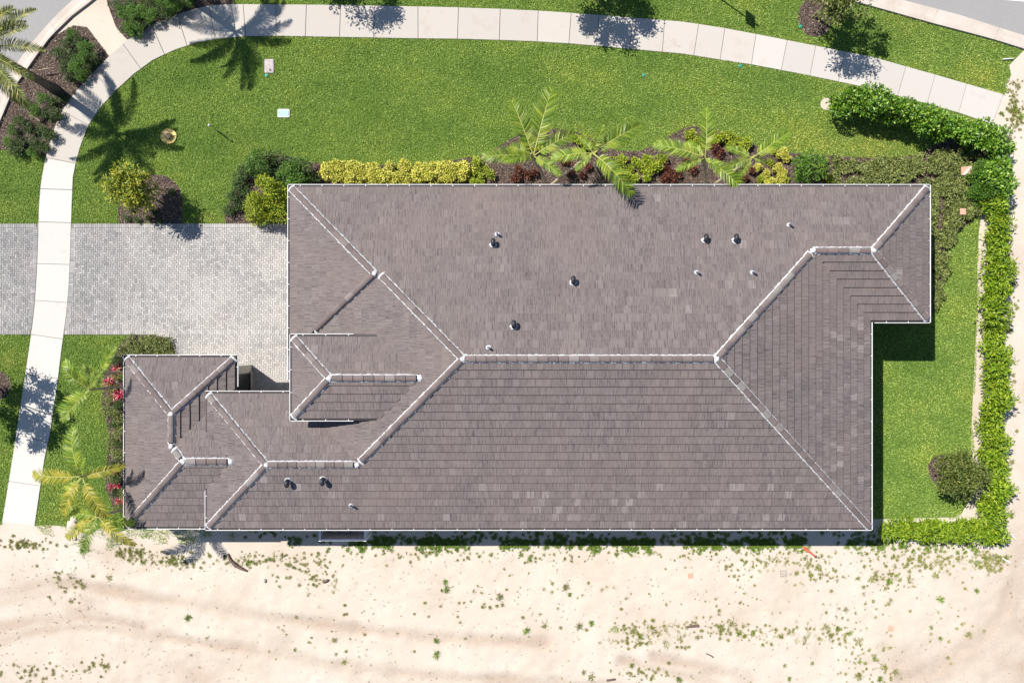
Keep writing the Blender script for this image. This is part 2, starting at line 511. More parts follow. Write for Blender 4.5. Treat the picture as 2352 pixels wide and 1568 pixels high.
def build_ground():
    xs = np.unique(np.concatenate([np.linspace(-420, -30, 14), np.arange(-28, 28.01, 0.16), np.linspace(30, 420, 14)]))
    ys = np.unique(np.concatenate([np.linspace(-420, -22, 14), np.arange(-19, -8.5, 0.11), np.arange(-8.4, 19, 0.6), np.linspace(22, 420, 14)]))
    X, Y = np.meshgrid(xs, ys)
    rut = np.zeros(X.shape); Z = np.zeros(X.shape)
    for k, line in enumerate(RUTS):
        wob = (vnoise(X, Y, 0.8) - 0.5) * 0.25
        d = seg_dist(X, Y, line) + wob
        w = 0.30 if k < 8 else 0.9
        g = np.exp(-(d / w) ** 2)
        strong = 0.45 + 0.75 * vnoise(X + 40 * k, Y, 2.2)
        rut = np.maximum(rut, g * strong)
        Z -= 0.035 * g * strong - 0.02 * np.exp(-((d - 0.42) / 0.18) ** 2) * strong
    for (px, py, r, s) in [(2330, 1420, 1.6, 1.0), (2352, 1530, 2.2, 1.0), (2335, 1290, 1.0, .6), (430, 1550, 1.6, .7), (185, 1390, 1.2, .7), (235, 1410, .7, .8),
                           (245, 1270, .6, .7), (2345, 900, 1.3, .55), (2350, 600, 1.2, .5), (640, 1480, 1.2, .45), (60, 1350, 1.5, .5), (300, 1510, 2.0, .35), (30, 1540, 2.2, .4)]:
        c = P(px, py)
        d = np.hypot((X - c.x), (Y - c.y) * 1.5) / r
        rut = np.maximum(rut, s * np.exp(-d * d) * (0.35 + 1.0 * vnoise(X, Y, 0.5)))
    fine = (vnoise(X, Y, 0.35) - 0.5) * 0.035 + (vnoise(X, Y, 1.6) - 0.5) * 0.06 + (vnoise(X, Y, 0.17) - 0.5) * 0.02
    mask = np.clip((-9.7 - Y) / 0.8, 0, 1) * np.clip((23 + X) / 1.0, 0.0, 1) + np.clip((X - 22.9) / 0.6, 0, 1) * np.clip((9 - Y) / 2, 0, 1)
    Z = (Z + fine) * np.clip(mask, 0, 1) - 0.004
    nx, ny = len(xs), len(ys)
    V = np.stack([X.ravel(), Y.ravel(), Z.ravel()], 1)
    idx = np.arange(nx * ny).reshape(ny, nx)
    F = np.stack([idx[:-1, :-1].ravel(), idx[:-1, 1:].ravel(), idx[1:, 1:].ravel(), idx[1:, :-1].ravel()], 1)
    me = np_mesh('ground', V, F, M['sand'], smooth=True)
    at = me.attributes.new('rut', 'FLOAT', 'POINT')
    at.data.foreach_set('value', np.clip(rut, 0, 1).ravel().astype(np.float32))
    o = mobj('ground', me)
    tag(o, 'pale bare sand lot with faint wheel ruts around the house', 'ground', kind='structure')
    return o


build_ground()

# ------------------------------------------------------------------ sidewalk outline
SW_OUT = [(6, 1199), (23, 1096), (38.5, 995.7), (53, 900), (67, 809), (73.7, 762), (80.4, 705), (85, 640), (87.8, 581), (89.5, 520), (91, 469), (95.5, 418.8), (105.5, 365), (125.6, 294.8),
          (147.4, 247.9), (177.6, 207.7), (214.4, 167.5), (251.3, 130.7), (291.5, 93.8), (335, 65.3), (385.3, 41.9), (428.9, 26.8),
          (482.5, 13.4), (536, 11), (636.6, 11.7), (784, 12.7), (951.5, 16.1), (1052, 18.4), (1152.6, 21.8), (1253, 26.8), (1370.5, 35.2),
          (1454, 41.9), (1568, 51), (1665, 66), (1735.6, 79.4), (1869.6, 105.5), (2003.6, 132.3), (2147.7, 172.6), (2303.5, 217.8)]
SW_IN = [(80.4, 1207), (92, 1128), (103.9, 1049), (115.6, 995.7), (134, 872.5), (140.7, 815.5), (147.4, 765.2), (154, 718.3), (159, 658), (162.5, 584.4), (164.2, 520), (165.9, 469),
         (168.5, 408.7), (174.9, 375.2), (186, 335), (204.4, 288), (231.2, 247.9), (268, 207.7), (308.2, 170.9), (351.8, 139), (402, 115.6),
         (452.3, 98.8), (502.6, 89.8), (569.6, 84.4), (636.6, 83.8), (784, 86.4), (958, 89.5), (1052, 90.5), (1149, 93.1), (1233, 96.5),
         (1306.7, 101), (1373.7, 106.5), (1450.7, 113.9), (1568, 124.6), (1655, 138.4), (1725.5, 149.1), (1792.5, 161.8), (1862.8, 175.2),
         (1993.5, 202.7), (2124, 238), (2201, 259.6), (2278, 286.5)]
SW_OUT_W = [P2(*p) for p in SW_OUT]; SW_IN_W = [P2(*p) for p in SW_IN]
SIDEWALK_POLY = SW_OUT_W + SW_IN_W[::-1]


def resample(line, step):
    pts = [Vector((p[0], p[1])) for p in line]
    d = [0.0]
    for a, b in zip(pts[:-1], pts[1:]): d.append(d[-1] + (b - a).length)
    n = max(2, int(d[-1] / step))
    out = []
    for k in range(n + 1):
        t = d[-1] * k / n
        i = 0
        while i < len(d) - 2 and d[i + 1] < t: i += 1
        f = (t - d[i]) / max(1e-9, d[i + 1] - d[i])
        out.append(pts[i].lerp(pts[i + 1], f))
    return out


def build_sidewalk():
    out = resample(SW_OUT_W, 0.06); inn = resample(SW_IN_W, 0.06)
    ribs = []
    last = 0
    for k, p in enumerate(out):
        best = min(range(last, min(last + 60, len(inn))), key=lambda j: (inn[j] - p).length)
        best = max(best, last); last = best
        ribs.append((p, inn[best]))
    ribs[0] = (out[0], inn[0]); ribs[-1] = (out[-1], inn[-1])
    joints = [(62, 1110), (88, 1010), (105, 945), (103, 864), (120, 774), (118, 692), (122, 606), (127, 512), (128, 434), (140, 370), (240, 190), (255, 195), (308, 137), (365, 97),
              (422, 75), (489, 50), (563, 48), (634, 48), (703, 49), (782, 50), (859, 52), (960, 53), (1052, 55), (1149, 57), (1235, 62), (1309, 68), (1373, 72), (1451, 78), (1524, 86),
              (1597, 96), (1660, 103), (1730, 114), (1800, 128), (1866, 141), (1932, 154), (2000, 168), (2070, 188), (2137, 206), (2210, 226)]
    idx = [0]
    for j in joints:
        w = Vector(P2(*j))
        k = min(range(len(ribs)), key=lambda q: ((ribs[q][0] + ribs[q][1]) / 2 - w).length)
        if k - idx[-1] > 12: idx.append(k)
    # the long bend between two of the joints gets regular joints too
    full = [0]
    for k in idx[1:] + [len(ribs) - 1]:
        gap = k - full[-1]
        n = max(1, round(gap * 0.06 / 2.0))
        base = full[-1]
        for q in range(1, n + 1): full.append(base + round(gap * q / n))
    base = sheet('sidewalk', SIDEWALK_POLY, 0.006, M['joint_sand'])
    tag(base, 'curved pale concrete sidewalk sweeping round the lawn', 'sidewalk')
    for a, b in zip(full[:-1], full[1:]):
        seg = ribs[a:b + 1]
        step = max(1, (b - a) // 5)
        ks = list(range(a, b, step)) + [b]
        o_e = [ribs[k][0] for k in ks]; i_e = [ribs[k][1] for k in ks]
        g = 0.011
        d0 = (o_e[1] - o_e[0]).normalized() * g; d1 = (o_e[-1] - o_e[-2]).normalized() * g
        e0 = (i_e[1] - i_e[0]); e0 = e0.normalized() * g if e0.length > 1e-6 else d0
        e1 = (i_e[-1] - i_e[-2]); e1 = e1.normalized() * g if e1.length > 1e-6 else d1
        o_e[0] = o_e[0] + d0; i_e[0] = i_e[0] + e0; o_e[-1] = o_e[-1] - d1; i_e[-1] = i_e[-1] - e1
        poly = [(p.x, p.y) for p in o_e] + [(p.x, p.y) for p in i_e[::-1]]
        if area2(poly) < 0: poly = poly[::-1]
        cx = sum(p[0] for p in poly) / len(poly); cy = sum(p[1] for p in poly) / len(poly)
        mb = MB()
        top = 0.045 + random.uniform(-0.003, 0.003)
        mb.prism([(x - cx, y - cy) for x, y in poly], 0.0, top - 0.006)
        inset = [(x - cx - 0.008 * (x - cx) / 0.8, y - cy - 0.008 * (y - cy) / 0.8) for x, y in poly]
        mb.prism(inset, top - 0.006, top)
        o = mb.obj('sidewalk_slab', M['concrete'], base)
        o.color = (0.43, 0.41, 0.38, 1) if cy < 8.0 and cx < -15 else (0.375, 0.345, 0.31, 1) if cx < 12 else (0.395, 0.37, 0.34, 1)
        o.location = (cx, cy, 0)


build_sidewalk()

# ------------------------------------------------------------------ streets and curbs
CURB_W_OUT = [P2(x / 1.27551, y / 1.27551) for x, y in [(420, -200), (214, 0), (160.7, 50), (115.5, 100.4), (77, 147), (38, 205), (0, 268), (-25, 320), (-60, 420)]]
CURB_W_IN = [P2(x / 1.27551, y / 1.27551) for x, y in [(500, -200), (279.5, 0), (214, 50), (150.7, 112), (107, 171), (53.6, 248), (39.5, 273), (3, 361), (-30, 450)]]
CURB_E_OUT = [P2(x / 1.27551, y / 1.27551) for x, y in [(2200, -100), (2440, -45), (2641, 0), (2812, 45), (3000, 105), (3150, 155), (3400, 250)]]
CURB_E_IN = [P2(x / 1.27551, y / 1.27551) for x, y in [(2180, -68), (2420, -14), (2542.7, 19), (2726.5, 70.5), (2897, 115.4), (3000, 147), (3130, 195), (3380, 290)]]


def build_curb(outl, inl, label, seg=3.0):
    out = resample(outl, 0.5); inn = resample(inl, 0.5)
    root = None
    ribs = []
    for p in out:
        q = min(inn, key=lambda v: (v - p).length)
        ribs.append((p, q))
    n = len(ribs)
    per = int(seg / 0.5)
    root = empty('curb', (ribs[0][0].x, ribs[0][0].y, 0))
    tag(root, label, 'curb', kind='structure')
    inv = root.location.copy()
    for a in range(0, n - 1, per):
        b = min(n - 1, a + per)
        mb = MB()
        prof = [(0.0, 0.018), (0.45, 0.012), (0.62, 0.03), (0.72, 0.10), (0.80, 0.115), (1.0, 0.115)]
        rows = []
        for k in range(a, b + 1):
            o_, i_ = ribs[k]
            t = (ribs[min(k + 1, n - 1)][0] - ribs[max(k - 1, 0)][0]).normalized()
            sh = 0.006 if k == a else (-0.006 if k == b else 0.0)
            row = []
            for f, z in prof:
                w = o_.lerp(i_, f) + t * sh
                row.append((w.x - inv.x, w.y - inv.y, z))
            w = o_.lerp(i_, 1.0) + t * sh
            row.append((w.x - inv.x, w.y - inv.y, -0.02))
            rows.append(row)
        for r0, r1 in zip(rows[:-1], rows[1:]):
            for j in range(len(r0) - 1):
                mb.poly([r0[j], r1[j], r1[j + 1], r0[j + 1]])
        mb.poly([rows[0][j] for j in range(7)]); mb.poly([rows[-1][j] for j in range(6, -1, -1)])
        me = mb.mesh('curb_section', M['curb'])
        bm = bmesh.new(); bm.from_mesh(me); bmesh.ops.remove_doubles(bm, verts=bm.verts, dist=1e-4); bmesh.ops.recalc_face_normals(bm, faces=bm.faces)
        bm.to_mesh(me); bm.free()
        mobj('curb_section', me, root)


build_curb(CURB_W_OUT, CURB_W_IN, 'pale concrete roll curb bending round the date palm bed')
build_curb(CURB_E_OUT, CURB_E_IN, 'pale concrete roll curb beside the grass verge and street tree')
r1 = sheet('street', CURB_W_OUT + [P2(-600, 420), P2(-600, -500), P2(330, -500)], 0.012, M['asphalt'])
tag(r1, 'grey asphalt street beyond the curb at the date palm', 'street')
r2 = sheet('street', CURB_E_OUT + [P2(2720, -500), P2(1700, -500)], 0.012, M['asphalt'])
tag(r2, 'grey asphalt street beyond the verge curb with white edge line', 'street')
sheet('road_marking', [P2(2270, -2.5), P2(2352, 4.5), P2(2500, 18), P2(2500, 10), P2(2352, -3), P2(2270, -10)], 0.017, M['white'], r2, kind=None)

# ------------------------------------------------------------------ driveway of herringbone pavers
DRIVE_POLY_U = [(-60, 514), (664, 514), (664, 500), (760, 500), (760, 960), (560, 960), (560, 868), (404, 868), (402, 812), (399, 797), (391, 783), (380, 774), (365, 769), (-60, 768)]


def build_driveway():
    poly = [P2(*p) for p in DRIVE_POLY_U]
    base = sheet('driveway', poly, 0.03, M['joint_sand'])
    tag(base, 'light grey herringbone paver driveway leading to the garage', 'driveway')
    W = 0.1035; L = 2 * W
    x0, y1 = P2(-60, 514); yb = P2(0, 768)[1]
    sw = SIDEWALK_POLY
    border = L + 0.004
    yt, ybt = y1 - border, yb + border
    cells = []                                          # (cx, cy, w, h)
    na = int((P2(700, 0)[0] - x0) / W) + 2; nb = int((y1 - P2(0, 960)[1]) / W) + 2
    for a in range(na):
        for b in range(-1, nb):
            k = (a - b) % 4
            bx = x0 + a * W; by = y1 - border - (b + 1) * W
            if k == 0: cells.append((bx + W, by + W / 2, L, W))
            elif k == 3: cells.append((bx + W / 2, by, W, L))
    pts = np.array([(c[0], c[1]) for c in cells])
    def fits(pts):
        ok = pip(pts, poly)
        ok &= (pts[:, 1] < yt)
        ok &= ~((pts[:, 1] < ybt) & (pts[:, 0] < P2(365, 0)[0]))
        ok &= ~((np.hypot(pts[:, 0] - cc[0], pts[:, 1] - cc[1]) < rad + border - 0.05) & (pts[:, 0] >= P2(362, 0)[0]))
        ok &= ~((pts[:, 0] < court_x + border) & (pts[:, 1] < cc[1]))
        d_in = np.minimum(seg_dist(pts[:, 0], pts[:, 1], SW_IN_W), seg_dist(pts[:, 0], pts[:, 1], SW_OUT_W))
        ok &= ~pip(pts, sw) & (d_in > border - 0.04)
        ok &= ~((pts[:, 0] > -8.96) & (pts[:, 1] < 6.2))
        ok &= ~((pts[:, 0] < -12.35) & (pts[:, 1] < -1.12) & (pts[:, 0] > P2(404, 0)[0] - 1))
        return ok
    court_x = P2(402, 0)[0]
    cc = np.array(P2(362, 812)); rad = (402 - 362) / 48.44
    ha = np.array([(c[0] - (W / 2 if c[2] > c[3] else 0), c[1] - (W / 2 if c[3] > c[2] else 0)) for c in cells])
    hb = np.array([(c[0] + (W / 2 if c[2] > c[3] else 0), c[1] + (W / 2 if c[3] > c[2] else 0)) for c in cells])
    fa, fb = fits(ha), fits(hb)
    keep = [c + (0.0,) for c, a, b in zip(cells, fa, fb) if a and b]
    # cut half pavers fill the ends of the pattern
    keep += [(h[0], h[1], W, W, 0.0) for h, a, b in zip(ha, fa, fb) if a and not b] + [(h[0], h[1], W, W, 0.0) for h, a, b in zip(hb, fa, fb) if b and not a]
    # soldier courses
    x = x0
    while x < P2(664, 0)[0]:
        for yy in (y1 - L / 2, yb + L / 2):
            if yy < 0 and x > P2(365, 0)[0]: continue
            if not pip(np.array([(x + W / 2, yy)]), sw)[0] and seg_dist(np.array([x + W / 2]), np.array([yy]), SW_IN_W)[0] > 0.1 and seg_dist(np.array([x + W / 2]), np.array([yy]), SW_OUT_W)[0] > 0.1:
                keep.append((x + W / 2, yy, W, L, 0.0))
        x += W
    for edge in (SW_IN_W, SW_OUT_W):
        for p, q in zip(resample(edge, W)[:-1], resample(edge, W)[1:]):
            m = (p + q) / 2; d = (q - p).normalized(); nrm = Vector((-d.y, d.x))
            if edge is SW_IN_W: nrm = -nrm
            c = m + nrm * (L / 2 + 0.01)
            if ybt < c.y < yt and c.x > x0: keep.append((c.x, c.y, L, W, math.atan2(nrm.y, nrm.x)))
    na_ = int((math.pi / 2) * (rad + L / 2) / W)
    for k in range(na_ + 1):
        a = math.pi / 2 * k / na_
        keep.append((cc[0] + (rad + L / 2) * math.cos(a), cc[1] + (rad + L / 2) * math.sin(a), L, W, a))
    y = cc[1] - W
    while y > P2(0, 868)[1]:
        keep.append((court_x + L / 2, y, L, W, 0.0)); y -= W
    print('pavers', len(keep))
    g = 0.006; zt = 0.05

    def tone_of(cx, cy):
        u = 1176 + cx * 48.44
        t = 0.50 + 0.34 * min(1, max(0, (u - 150) / 350)) - 0.14 * (u < 90)
        return t + 0.35 * (float(vnoise(cx, cy, 1.1)) - 0.5) + random.gauss(0, 0.15)

    def paver_geo(mb, cx, cy, w, h, ang, tone, z=zt, z0=0.026):
        ca, sa = math.cos(ang), math.sin(ang)
        def tr(a, b): return (cx + a * ca - b * sa, cy + a * sa + b * ca)
        w2, h2 = w / 2 - g / 2, h / 2 - g / 2; bv = 0.005
        lo = [tr(*p) for p in ((-w2, -h2), (w2, -h2), (w2, h2), (-w2, h2))]
        hi = [tr(*p) for p in ((-w2 + bv, -h2 + bv), (w2 - bv, -h2 + bv), (w2 - bv, h2 - bv), (-w2 + bv, h2 - bv))]
        mb.poly([(p[0], p[1], z) for p in hi], tone)
        for a in range(4):
            b = (a + 1) % 4
            mb.poly([(lo[a][0], lo[a][1], z - 0.014), (lo[b][0], lo[b][1], z - 0.014), (hi[b][0], hi[b][1], z), (hi[a][0], hi[a][1], z)], tone)
    order = sorted(range(len(keep)), key=lambda i: keep[i][0] ** 2 + (keep[i][1]) ** 2 + (100 if keep[i][0] > -10.6 else 0) + (100 if keep[i][1] < -0.9 and keep[i][0] > -11.8 else 0))
    single = set(order[:300])
    variants = {}
    for o in (0, 1):
        for q in range(6):
            mb = MB(); w, h = (L, W) if o == 0 else (W, L)
            paver_geo(mb, 0, 0, w, h, 0, 0.45 + 0.11 * q)
            variants[(o, q)] = mb.mesh('paver', M['paver'])
    rest = MB()
    for i, (cx, cy, w, h, ang) in enumerate(keep):
        t = tone_of(cx, cy)
        if i in single:
            q = int(min(5, max(0, round((t - 0.45) / 0.11))))
            o = mobj('paver', variants[(0 if w > h else 1, q)], base, (cx, cy, random.uniform(-0.0015, 0.0015)), (0, 0, ang))
        else:
            paver_geo(rest, cx, cy, w, h, ang, t, zt + random.uniform(-0.0015, 0.0015))
    o = rest.obj('pavers', M['paver'], base)
    o['kind'] = 'stuff'


build_driveway()

# ------------------------------------------------------------------ lawns and planting beds
def N2(pts): return [P2(x / 1.27551, y / 1.27551) for x, y in pts]


BED_TREE = [P2(*p) for p in [(273, 514), (272, 471), (290, 440), (320, 410), (343, 401), (377, 403), (400, 416), (413.6, 434), (419, 460), (419, 514)]]
BED_NORTH = [P2(*p) for p in [(517, 514), (516, 497), (540, 442), (553, 413), (566, 374), (580, 362), (643, 356), (680, 363), (727, 375), (784, 377), (951, 381), (1062, 365),
                             (1119, 353), (1159, 328), (1206, 298), (1286, 296), (1327, 305), (1380, 330), (1421, 347), (1474, 347), (1521, 321), (1568, 296),
                             (1588, 290), (1635, 295), (1702, 317), (1742, 338), (1822, 352), (1903, 358), (2037, 365), (2111, 355), (2137, 338), (2200, 300), (2290, 330), (2300, 470), (2251, 490), (2188, 544), (2168, 581),
                             (2171, 631), (2158, 685), (2144, 718), (2000, 740), (2000, 490), (700, 490), (700, 514)]]
BED_FRONT = [P2(*p) for p in [(402, 812), (399, 797), (391, 783), (380, 774), (365, 769), (300, 770), (275, 790), (258, 830), (240, 860), (234, 930), (252, 1000), (245, 1060), (243, 1120), (262, 1170), (330, 1180), (420, 1150), (420, 880), (402, 868)]]
BED_PALM = N2([(150.7, 112), (107, 171), (53.6, 248), (39.5, 273), (3, 361), (-40, 440), (60, 440), (135, 460), (160.2, 376), (188, 316), (226.5, 265), (273.5, 213.7), (320.5, 166.7), (255, 80), (215, 75)])
BED_TOP = N2([(296, -60), (318, 20), (340, 80), (374, 118), (427, 83), (491, 53), (547, 34), (615, 17), (684, 14), (700, -60)])
RING_STREET = [P2(1872 + 40 * math.cos(a), 40 - 46 * math.sin(a)) for a in np.linspace(0, 2 * math.pi, 24, endpoint=False)]
RING_LEFT = [P2(-6 + 34 * math.cos(a), 884 - 34 * math.sin(a)) for a in np.linspace(0, 2 * math.pi, 24, endpoint=False)]
RING_YARD = [P2(2160 + 30 * math.cos(a), 1078 - 34 * math.sin(a)) for a in np.linspace(0, 2 * math.pi, 24, endpoint=False)]
RING_SAND = [P2(1897 + 13 * math.cos(a), 239 - 14 * math.sin(a)) for a in np.linspace(0, 2 * math.pi, 16, endpoint=False)]
SAND_PATCH = N2([(279, -40), (215, 55), (151, 112), (215, 75), (255, 80), (325, 163), (374, 118), (345, 90), (325, 40), (305, -40)])
BED_YARD_EDGE = [P2(*p) for p in [(2253, 490), (2248, 537), (2245, 590), (2245, 671), (2241, 772), (2236, 872), (2231, 985), (2228, 1144), (2209, 1178), (2192, 1187), (2027, 1191)]]

LAWN_MAIN = [P2(166, 514)] + SW_IN_W[11:] + [P2(2296, 310), P2(2250, 360), P2(2000, 480), P2(700, 490), P2(664, 514)]
LAWN_VERGE = SW_OUT_W[22:] + [P2(2312, 212), P2(2308, 195), P2(2322, 172), P2(2318, 150)] + [p for p in CURB_E_IN[::-1] if p[0] < P2(2360, 0)[0]] + [P2(1650, -120), P2(480, -120)]
LAWN_W1 = SW_OUT_W[9:13] + [P2(107, 358), P2(47, 345), P2(-60, 345), P2(-60, 514), P2(0, 514), P2(8, 514)]
LAWN_W2 = [P2(-60, 768), P2(73, 768)] + SW_OUT_W[5:0:-1] + [P2(6, 1199), P2(-10, 1215), P2(-60, 1210)]
FRONT_HEAD = [P2(147, 768)] + [SW_IN_W[k] for k in range(5, -1, -1)]
FRONT_TAIL = [P2(540, 900), P2(404, 870), P2(404, 768)]
LAWN_FRONT = FRONT_HEAD + [P2(100, 1226), P2(150, 1246), P2(205, 1268), P2(280, 1262), P2(330, 1256), P2(400, 1244), P2(470, 1242), P2(540, 1240), P2(540, 1200)] + FRONT_TAIL
FRONT_SHEET = FRONT_HEAD + [P2(110, 1205), P2(150, 1208), P2(175, 1218), P2(205, 1228), P2(230, 1212), P2(270, 1222), P2(300, 1214), P2(345, 1218), P2(380, 1211), P2(420, 1217), P2(470, 1210), P2(540, 1195)] + FRONT_TAIL
LAWN_YARD = [P2(1990, 700), P2(2100, 560), P2(2253, 488)] + BED_YARD_EDGE + [P2(1990, 1192)]
LAWNS = [('lawn', LAWN_MAIN, 'large mown green lawn between the curved sidewalk and the house'),
         ('lawn', LAWN_VERGE, 'grass verge between the curved sidewalk and the street'),
         ('lawn', LAWN_W1, 'small lawn below the date palm bed outside the sidewalk'),
         ('lawn', LAWN_W2, 'lawn outside the sidewalk below the driveway apron'),
         ('lawn', LAWN_FRONT, 'front lawn between the sidewalk and the palms at the front wing'),
         ('lawn', LAWN_YARD, 'back yard lawn between the house and the young hedge')]
for nm, poly, lab in LAWNS:
    tag(sheet(nm, FRONT_SHEET if poly is LAWN_FRONT else poly, 0.004, M['soil']), lab, 'lawn')
BEDS = [(BED_TREE, 'mulched bed of the small gold green tree by the driveway'), (BED_NORTH, 'long mulched bed along the garage and palm side of the house'),
        (BED_FRONT, 'mulched bed with red bromeliads along the front wing'), (BED_PALM, 'mulched bed under the date palm'), (BED_TOP, 'mulched shrub bed outside the sidewalk bend'),
        (RING_STREET, 'mulch ring round the street tree on the verge'), (RING_LEFT, 'mulch ring outside the lower sidewalk'), (RING_YARD, 'mulch ring round the back yard tree')]
for k, (poly, lab) in enumerate(BEDS):
    tag(sheet('planting_bed', poly, 0.012, M['mulch']), lab, 'planting bed')
tag(sheet('bare_soil', SAND_PATCH, 0.012, M['sand']), 'bare sandy gap between the two shrub beds at the curb', 'soil')
tag(sheet('bare_soil', RING_SAND, 0.012, M['sand']), 'small bare sandy ring at the end of the tall hedge', 'soil')


def build_grass():
    n = 1700000
    pts = np.stack([rng.uniform(-25, 26, n), rng.uniform(-10.2, 18.2, n)], 1)
    jit = np.stack([(vnoise(pts[:, 0], pts[:, 1], 0.5) - 0.5) * 0.25, (vnoise(pts[:, 0] + 50, pts[:, 1], 0.5) - 0.5) * 0.25], 1)
    keep = np.zeros(n, dtype=bool)
    for nm, poly, lab in LAWNS:
        keep |= pip(pts + (jit if poly in (LAWN_FRONT, LAWN_VERGE, LAWN_YARD) else jit * 0), poly)
    pts = pts[keep]; jit = jit[keep]
    ex = np.zeros(len(pts), dtype=bool)
    for poly, lab in BEDS: ex |= pip(pts + jit * 0.5, poly)
    for poly in (SAND_PATCH, RING_SAND, SIDEWALK_POLY, [P2(*p) for p in DRIVE_POLY_U]): ex |= pip(pts, poly)
    for r in ((-9.2, 17.2, -7.5, 6.0), (-12.4, -9, -7.5, -2.7), (-16.2, -12.2, -7.6, -1.0)):
        ex |= (pts[:, 0] > r[0]) & (pts[:, 0] < r[1]) & (pts[:, 1] > r[2]) & (pts[:, 1] < r[3])
    # thin out towards the open sand
    edge = (pts[:, 1] < -8.35) & (rng.random(len(pts)) < np.clip((-8.35 - pts[:, 1]) / 0.5, 0, 1) * (2.2 * vnoise(pts[:, 0], pts[:, 1], 0.42) - 0.25))
    edge |= (pts[:, 0] > 23.2) & (rng.random(len(pts)) < np.clip((pts[:, 0] - 23.2) / 0.8, 0, 1) * (0.35 + 1.1 * vnoise(pts[:, 0], pts[:, 1], 0.5)))
    pts = pts[~(ex | edge)]
    m = len(pts)
    print('grass blades', m)
    az = rng.uniform(0, 2 * math.pi, m); lean = rng.uniform(0.45, 1.25, m); ln = rng.uniform(0.04, 0.085, m); wd = rng.uniform(0.009, 0.015, m)
    dx, dy = np.cos(az), np.sin(az)
    base = np.stack([pts[:, 0], pts[:, 1], np.full(m, 0.006)], 1)
    side = np.stack([-dy, dx, np.zeros(m)], 1) * wd[:, None]
    tip = base + np.stack([dx * np.sin(lean), dy * np.sin(lean), np.cos(lean)], 1) * ln[:, None]
    mid = base + np.stack([dx * np.sin(lean) * 0.5, dy * np.sin(lean) * 0.5, np.cos(lean) * 0.68], 1) * ln[:, None]
    V = np.stack([base, mid - side, tip, mid + side], 1).reshape(-1, 3)
    i = np.arange(m) * 4
    F = np.stack([i, i + 1, i + 2, i + 3], 1)
    me = np_mesh('grass', V, F, M['grass'])
    # worn, yellowing spots
    dry = np.zeros(m)
    for (px, py, r, s) in [(2010, 340, 1.6, .9), (1880, 330, 1.3, .6), (1330, 320, .9, .5), (230, 490, .8, .5), (30, 480, .7, .5), (2250, 190, 1.3, .5), (20, 830, .9, .7), (480, 505, .6, .6),
                           (1560, 300, .8, .3), (2060, 60, 1.0, .6), (900, 300, 1.2, .3), (560, 330, 1.2, .25), (170, 1190, 1.2, .5)]:
        c = P(px, py)
        dry = np.maximum(dry, s * np.exp(-((pts[:, 0] - c.x) ** 2 + ((pts[:, 1] - c.y) * 1.5) ** 2) / r ** 2))
    dry = np.clip(dry * (0.5 + vnoise(pts[:, 0], pts[:, 1], 0.3)), 0, 1)
    at = me.attributes.new('dry', 'FLOAT', 'FACE'); at.data.foreach_set('value', dry.astype(np.float32))
    o = mobj('grass', me)
    tag(o, 'short bright green turf grass covering the lawns', 'grass', kind='stuff')


build_grass()


def build_chips():
    n = 240000
    pts = np.stack([rng.uniform(-25, 26, n), rng.uniform(-10, 18, n)], 1)
    keep = np.zeros(n, dtype=bool)
    for poly, lab in BEDS: keep |= pip(pts, poly)
    keep &= ~pip(pts, SIDEWALK_POLY)
    for r in ((-8.9, 17.1, -7.5, 6.1), (-16.2, -12.2, -7.6, -1.0)):
        keep &= ~((pts[:, 0] > r[0]) & (pts[:, 0] < r[1]) & (pts[:, 1] > r[2]) & (pts[:, 1] < r[3]))
    pts = pts[keep]; m = len(pts)
    az = rng.uniform(0, 2 * math.pi, m); ln = rng.uniform(0.02, 0.06, m); wd = rng.uniform(0.006, 0.016, m)
    tilt = rng.uniform(-0.5, 0.5, m)
    d = np.stack([np.cos(az) * np.cos(tilt), np.sin(az) * np.cos(tilt), np.sin(tilt)], 1) * ln[:, None]
    s = np.stack([-np.sin(az), np.cos(az), rng.uniform(-0.6, 0.6, m)], 1) * wd[:, None]
    c = np.stack([pts[:, 0], pts[:, 1], rng.uniform(0.026, 0.045, m)], 1)
    V = np.stack([c - d - s, c + d - s, c + d + s, c - d + s], 1).reshape(-1, 3)
    i = np.arange(m) * 4
    me = np_mesh('mulch_chips', V, np.stack([i, i + 1, i + 2, i + 3], 1), M['chip'])
    tag(mobj('mulch_chips', me), 'brown shredded bark mulch lying on the planting beds', 'mulch', kind='stuff')
    print('chips', m)


build_chips()

# ------------------------------------------------------------------ the house
SL = 1.0 / 3.0                        # roof pitch 4:12
ZE = 3.6
XW, XE, XNE = -9.44, 15.18, 17.64     # eave lines
YN, YS, YNE = 6.595, -7.937, 0.808
RY = (YN + YS) / 2; RZ = ZE + SL * (YN - YS) / 2
XR0, XR1 = -1.903, XE - (YN - YS) / 2
HW = 0.3296                            # main west plane
def z_hw(x): return RZ + HW * (x - XR0)
NER = (YN + YNE) / 2; NEZ = ZE + SL * (YN - YNE) / 2
XNEW = XE - (NEZ - ZE) / SL; XNEE = XNE - (YN - YNE) / 2
SXW, SYN = -12.93, -2.113
SR = (SYN + YS) / 2; SZ = ZE + SL * (SYN - YS) / 2
SXR0 = SXW + (SYN - YS) / 2; SXR1 = XR0 - (RZ - SZ) / HW
HXE = XR0 - (RZ - ZE) / HW             # where the main west plane reaches eave height
GZ = 4.877; GXW, GYN, GYS = -8.94, 0.281, -3.18
GR = (GYN + GYS) / 2; GRZ = GZ + SL * (GYN - GYS) / 2; GXR0 = GXW + (GYN - GYS) / 2
GXR1 = XR0 - (RZ - GRZ) / HW; GXE = XR0 - (RZ - GZ) / HW
FZ = 3.0; FXW, FXE, FYN, FYS = -16.71, -11.83, -0.6, -8.044
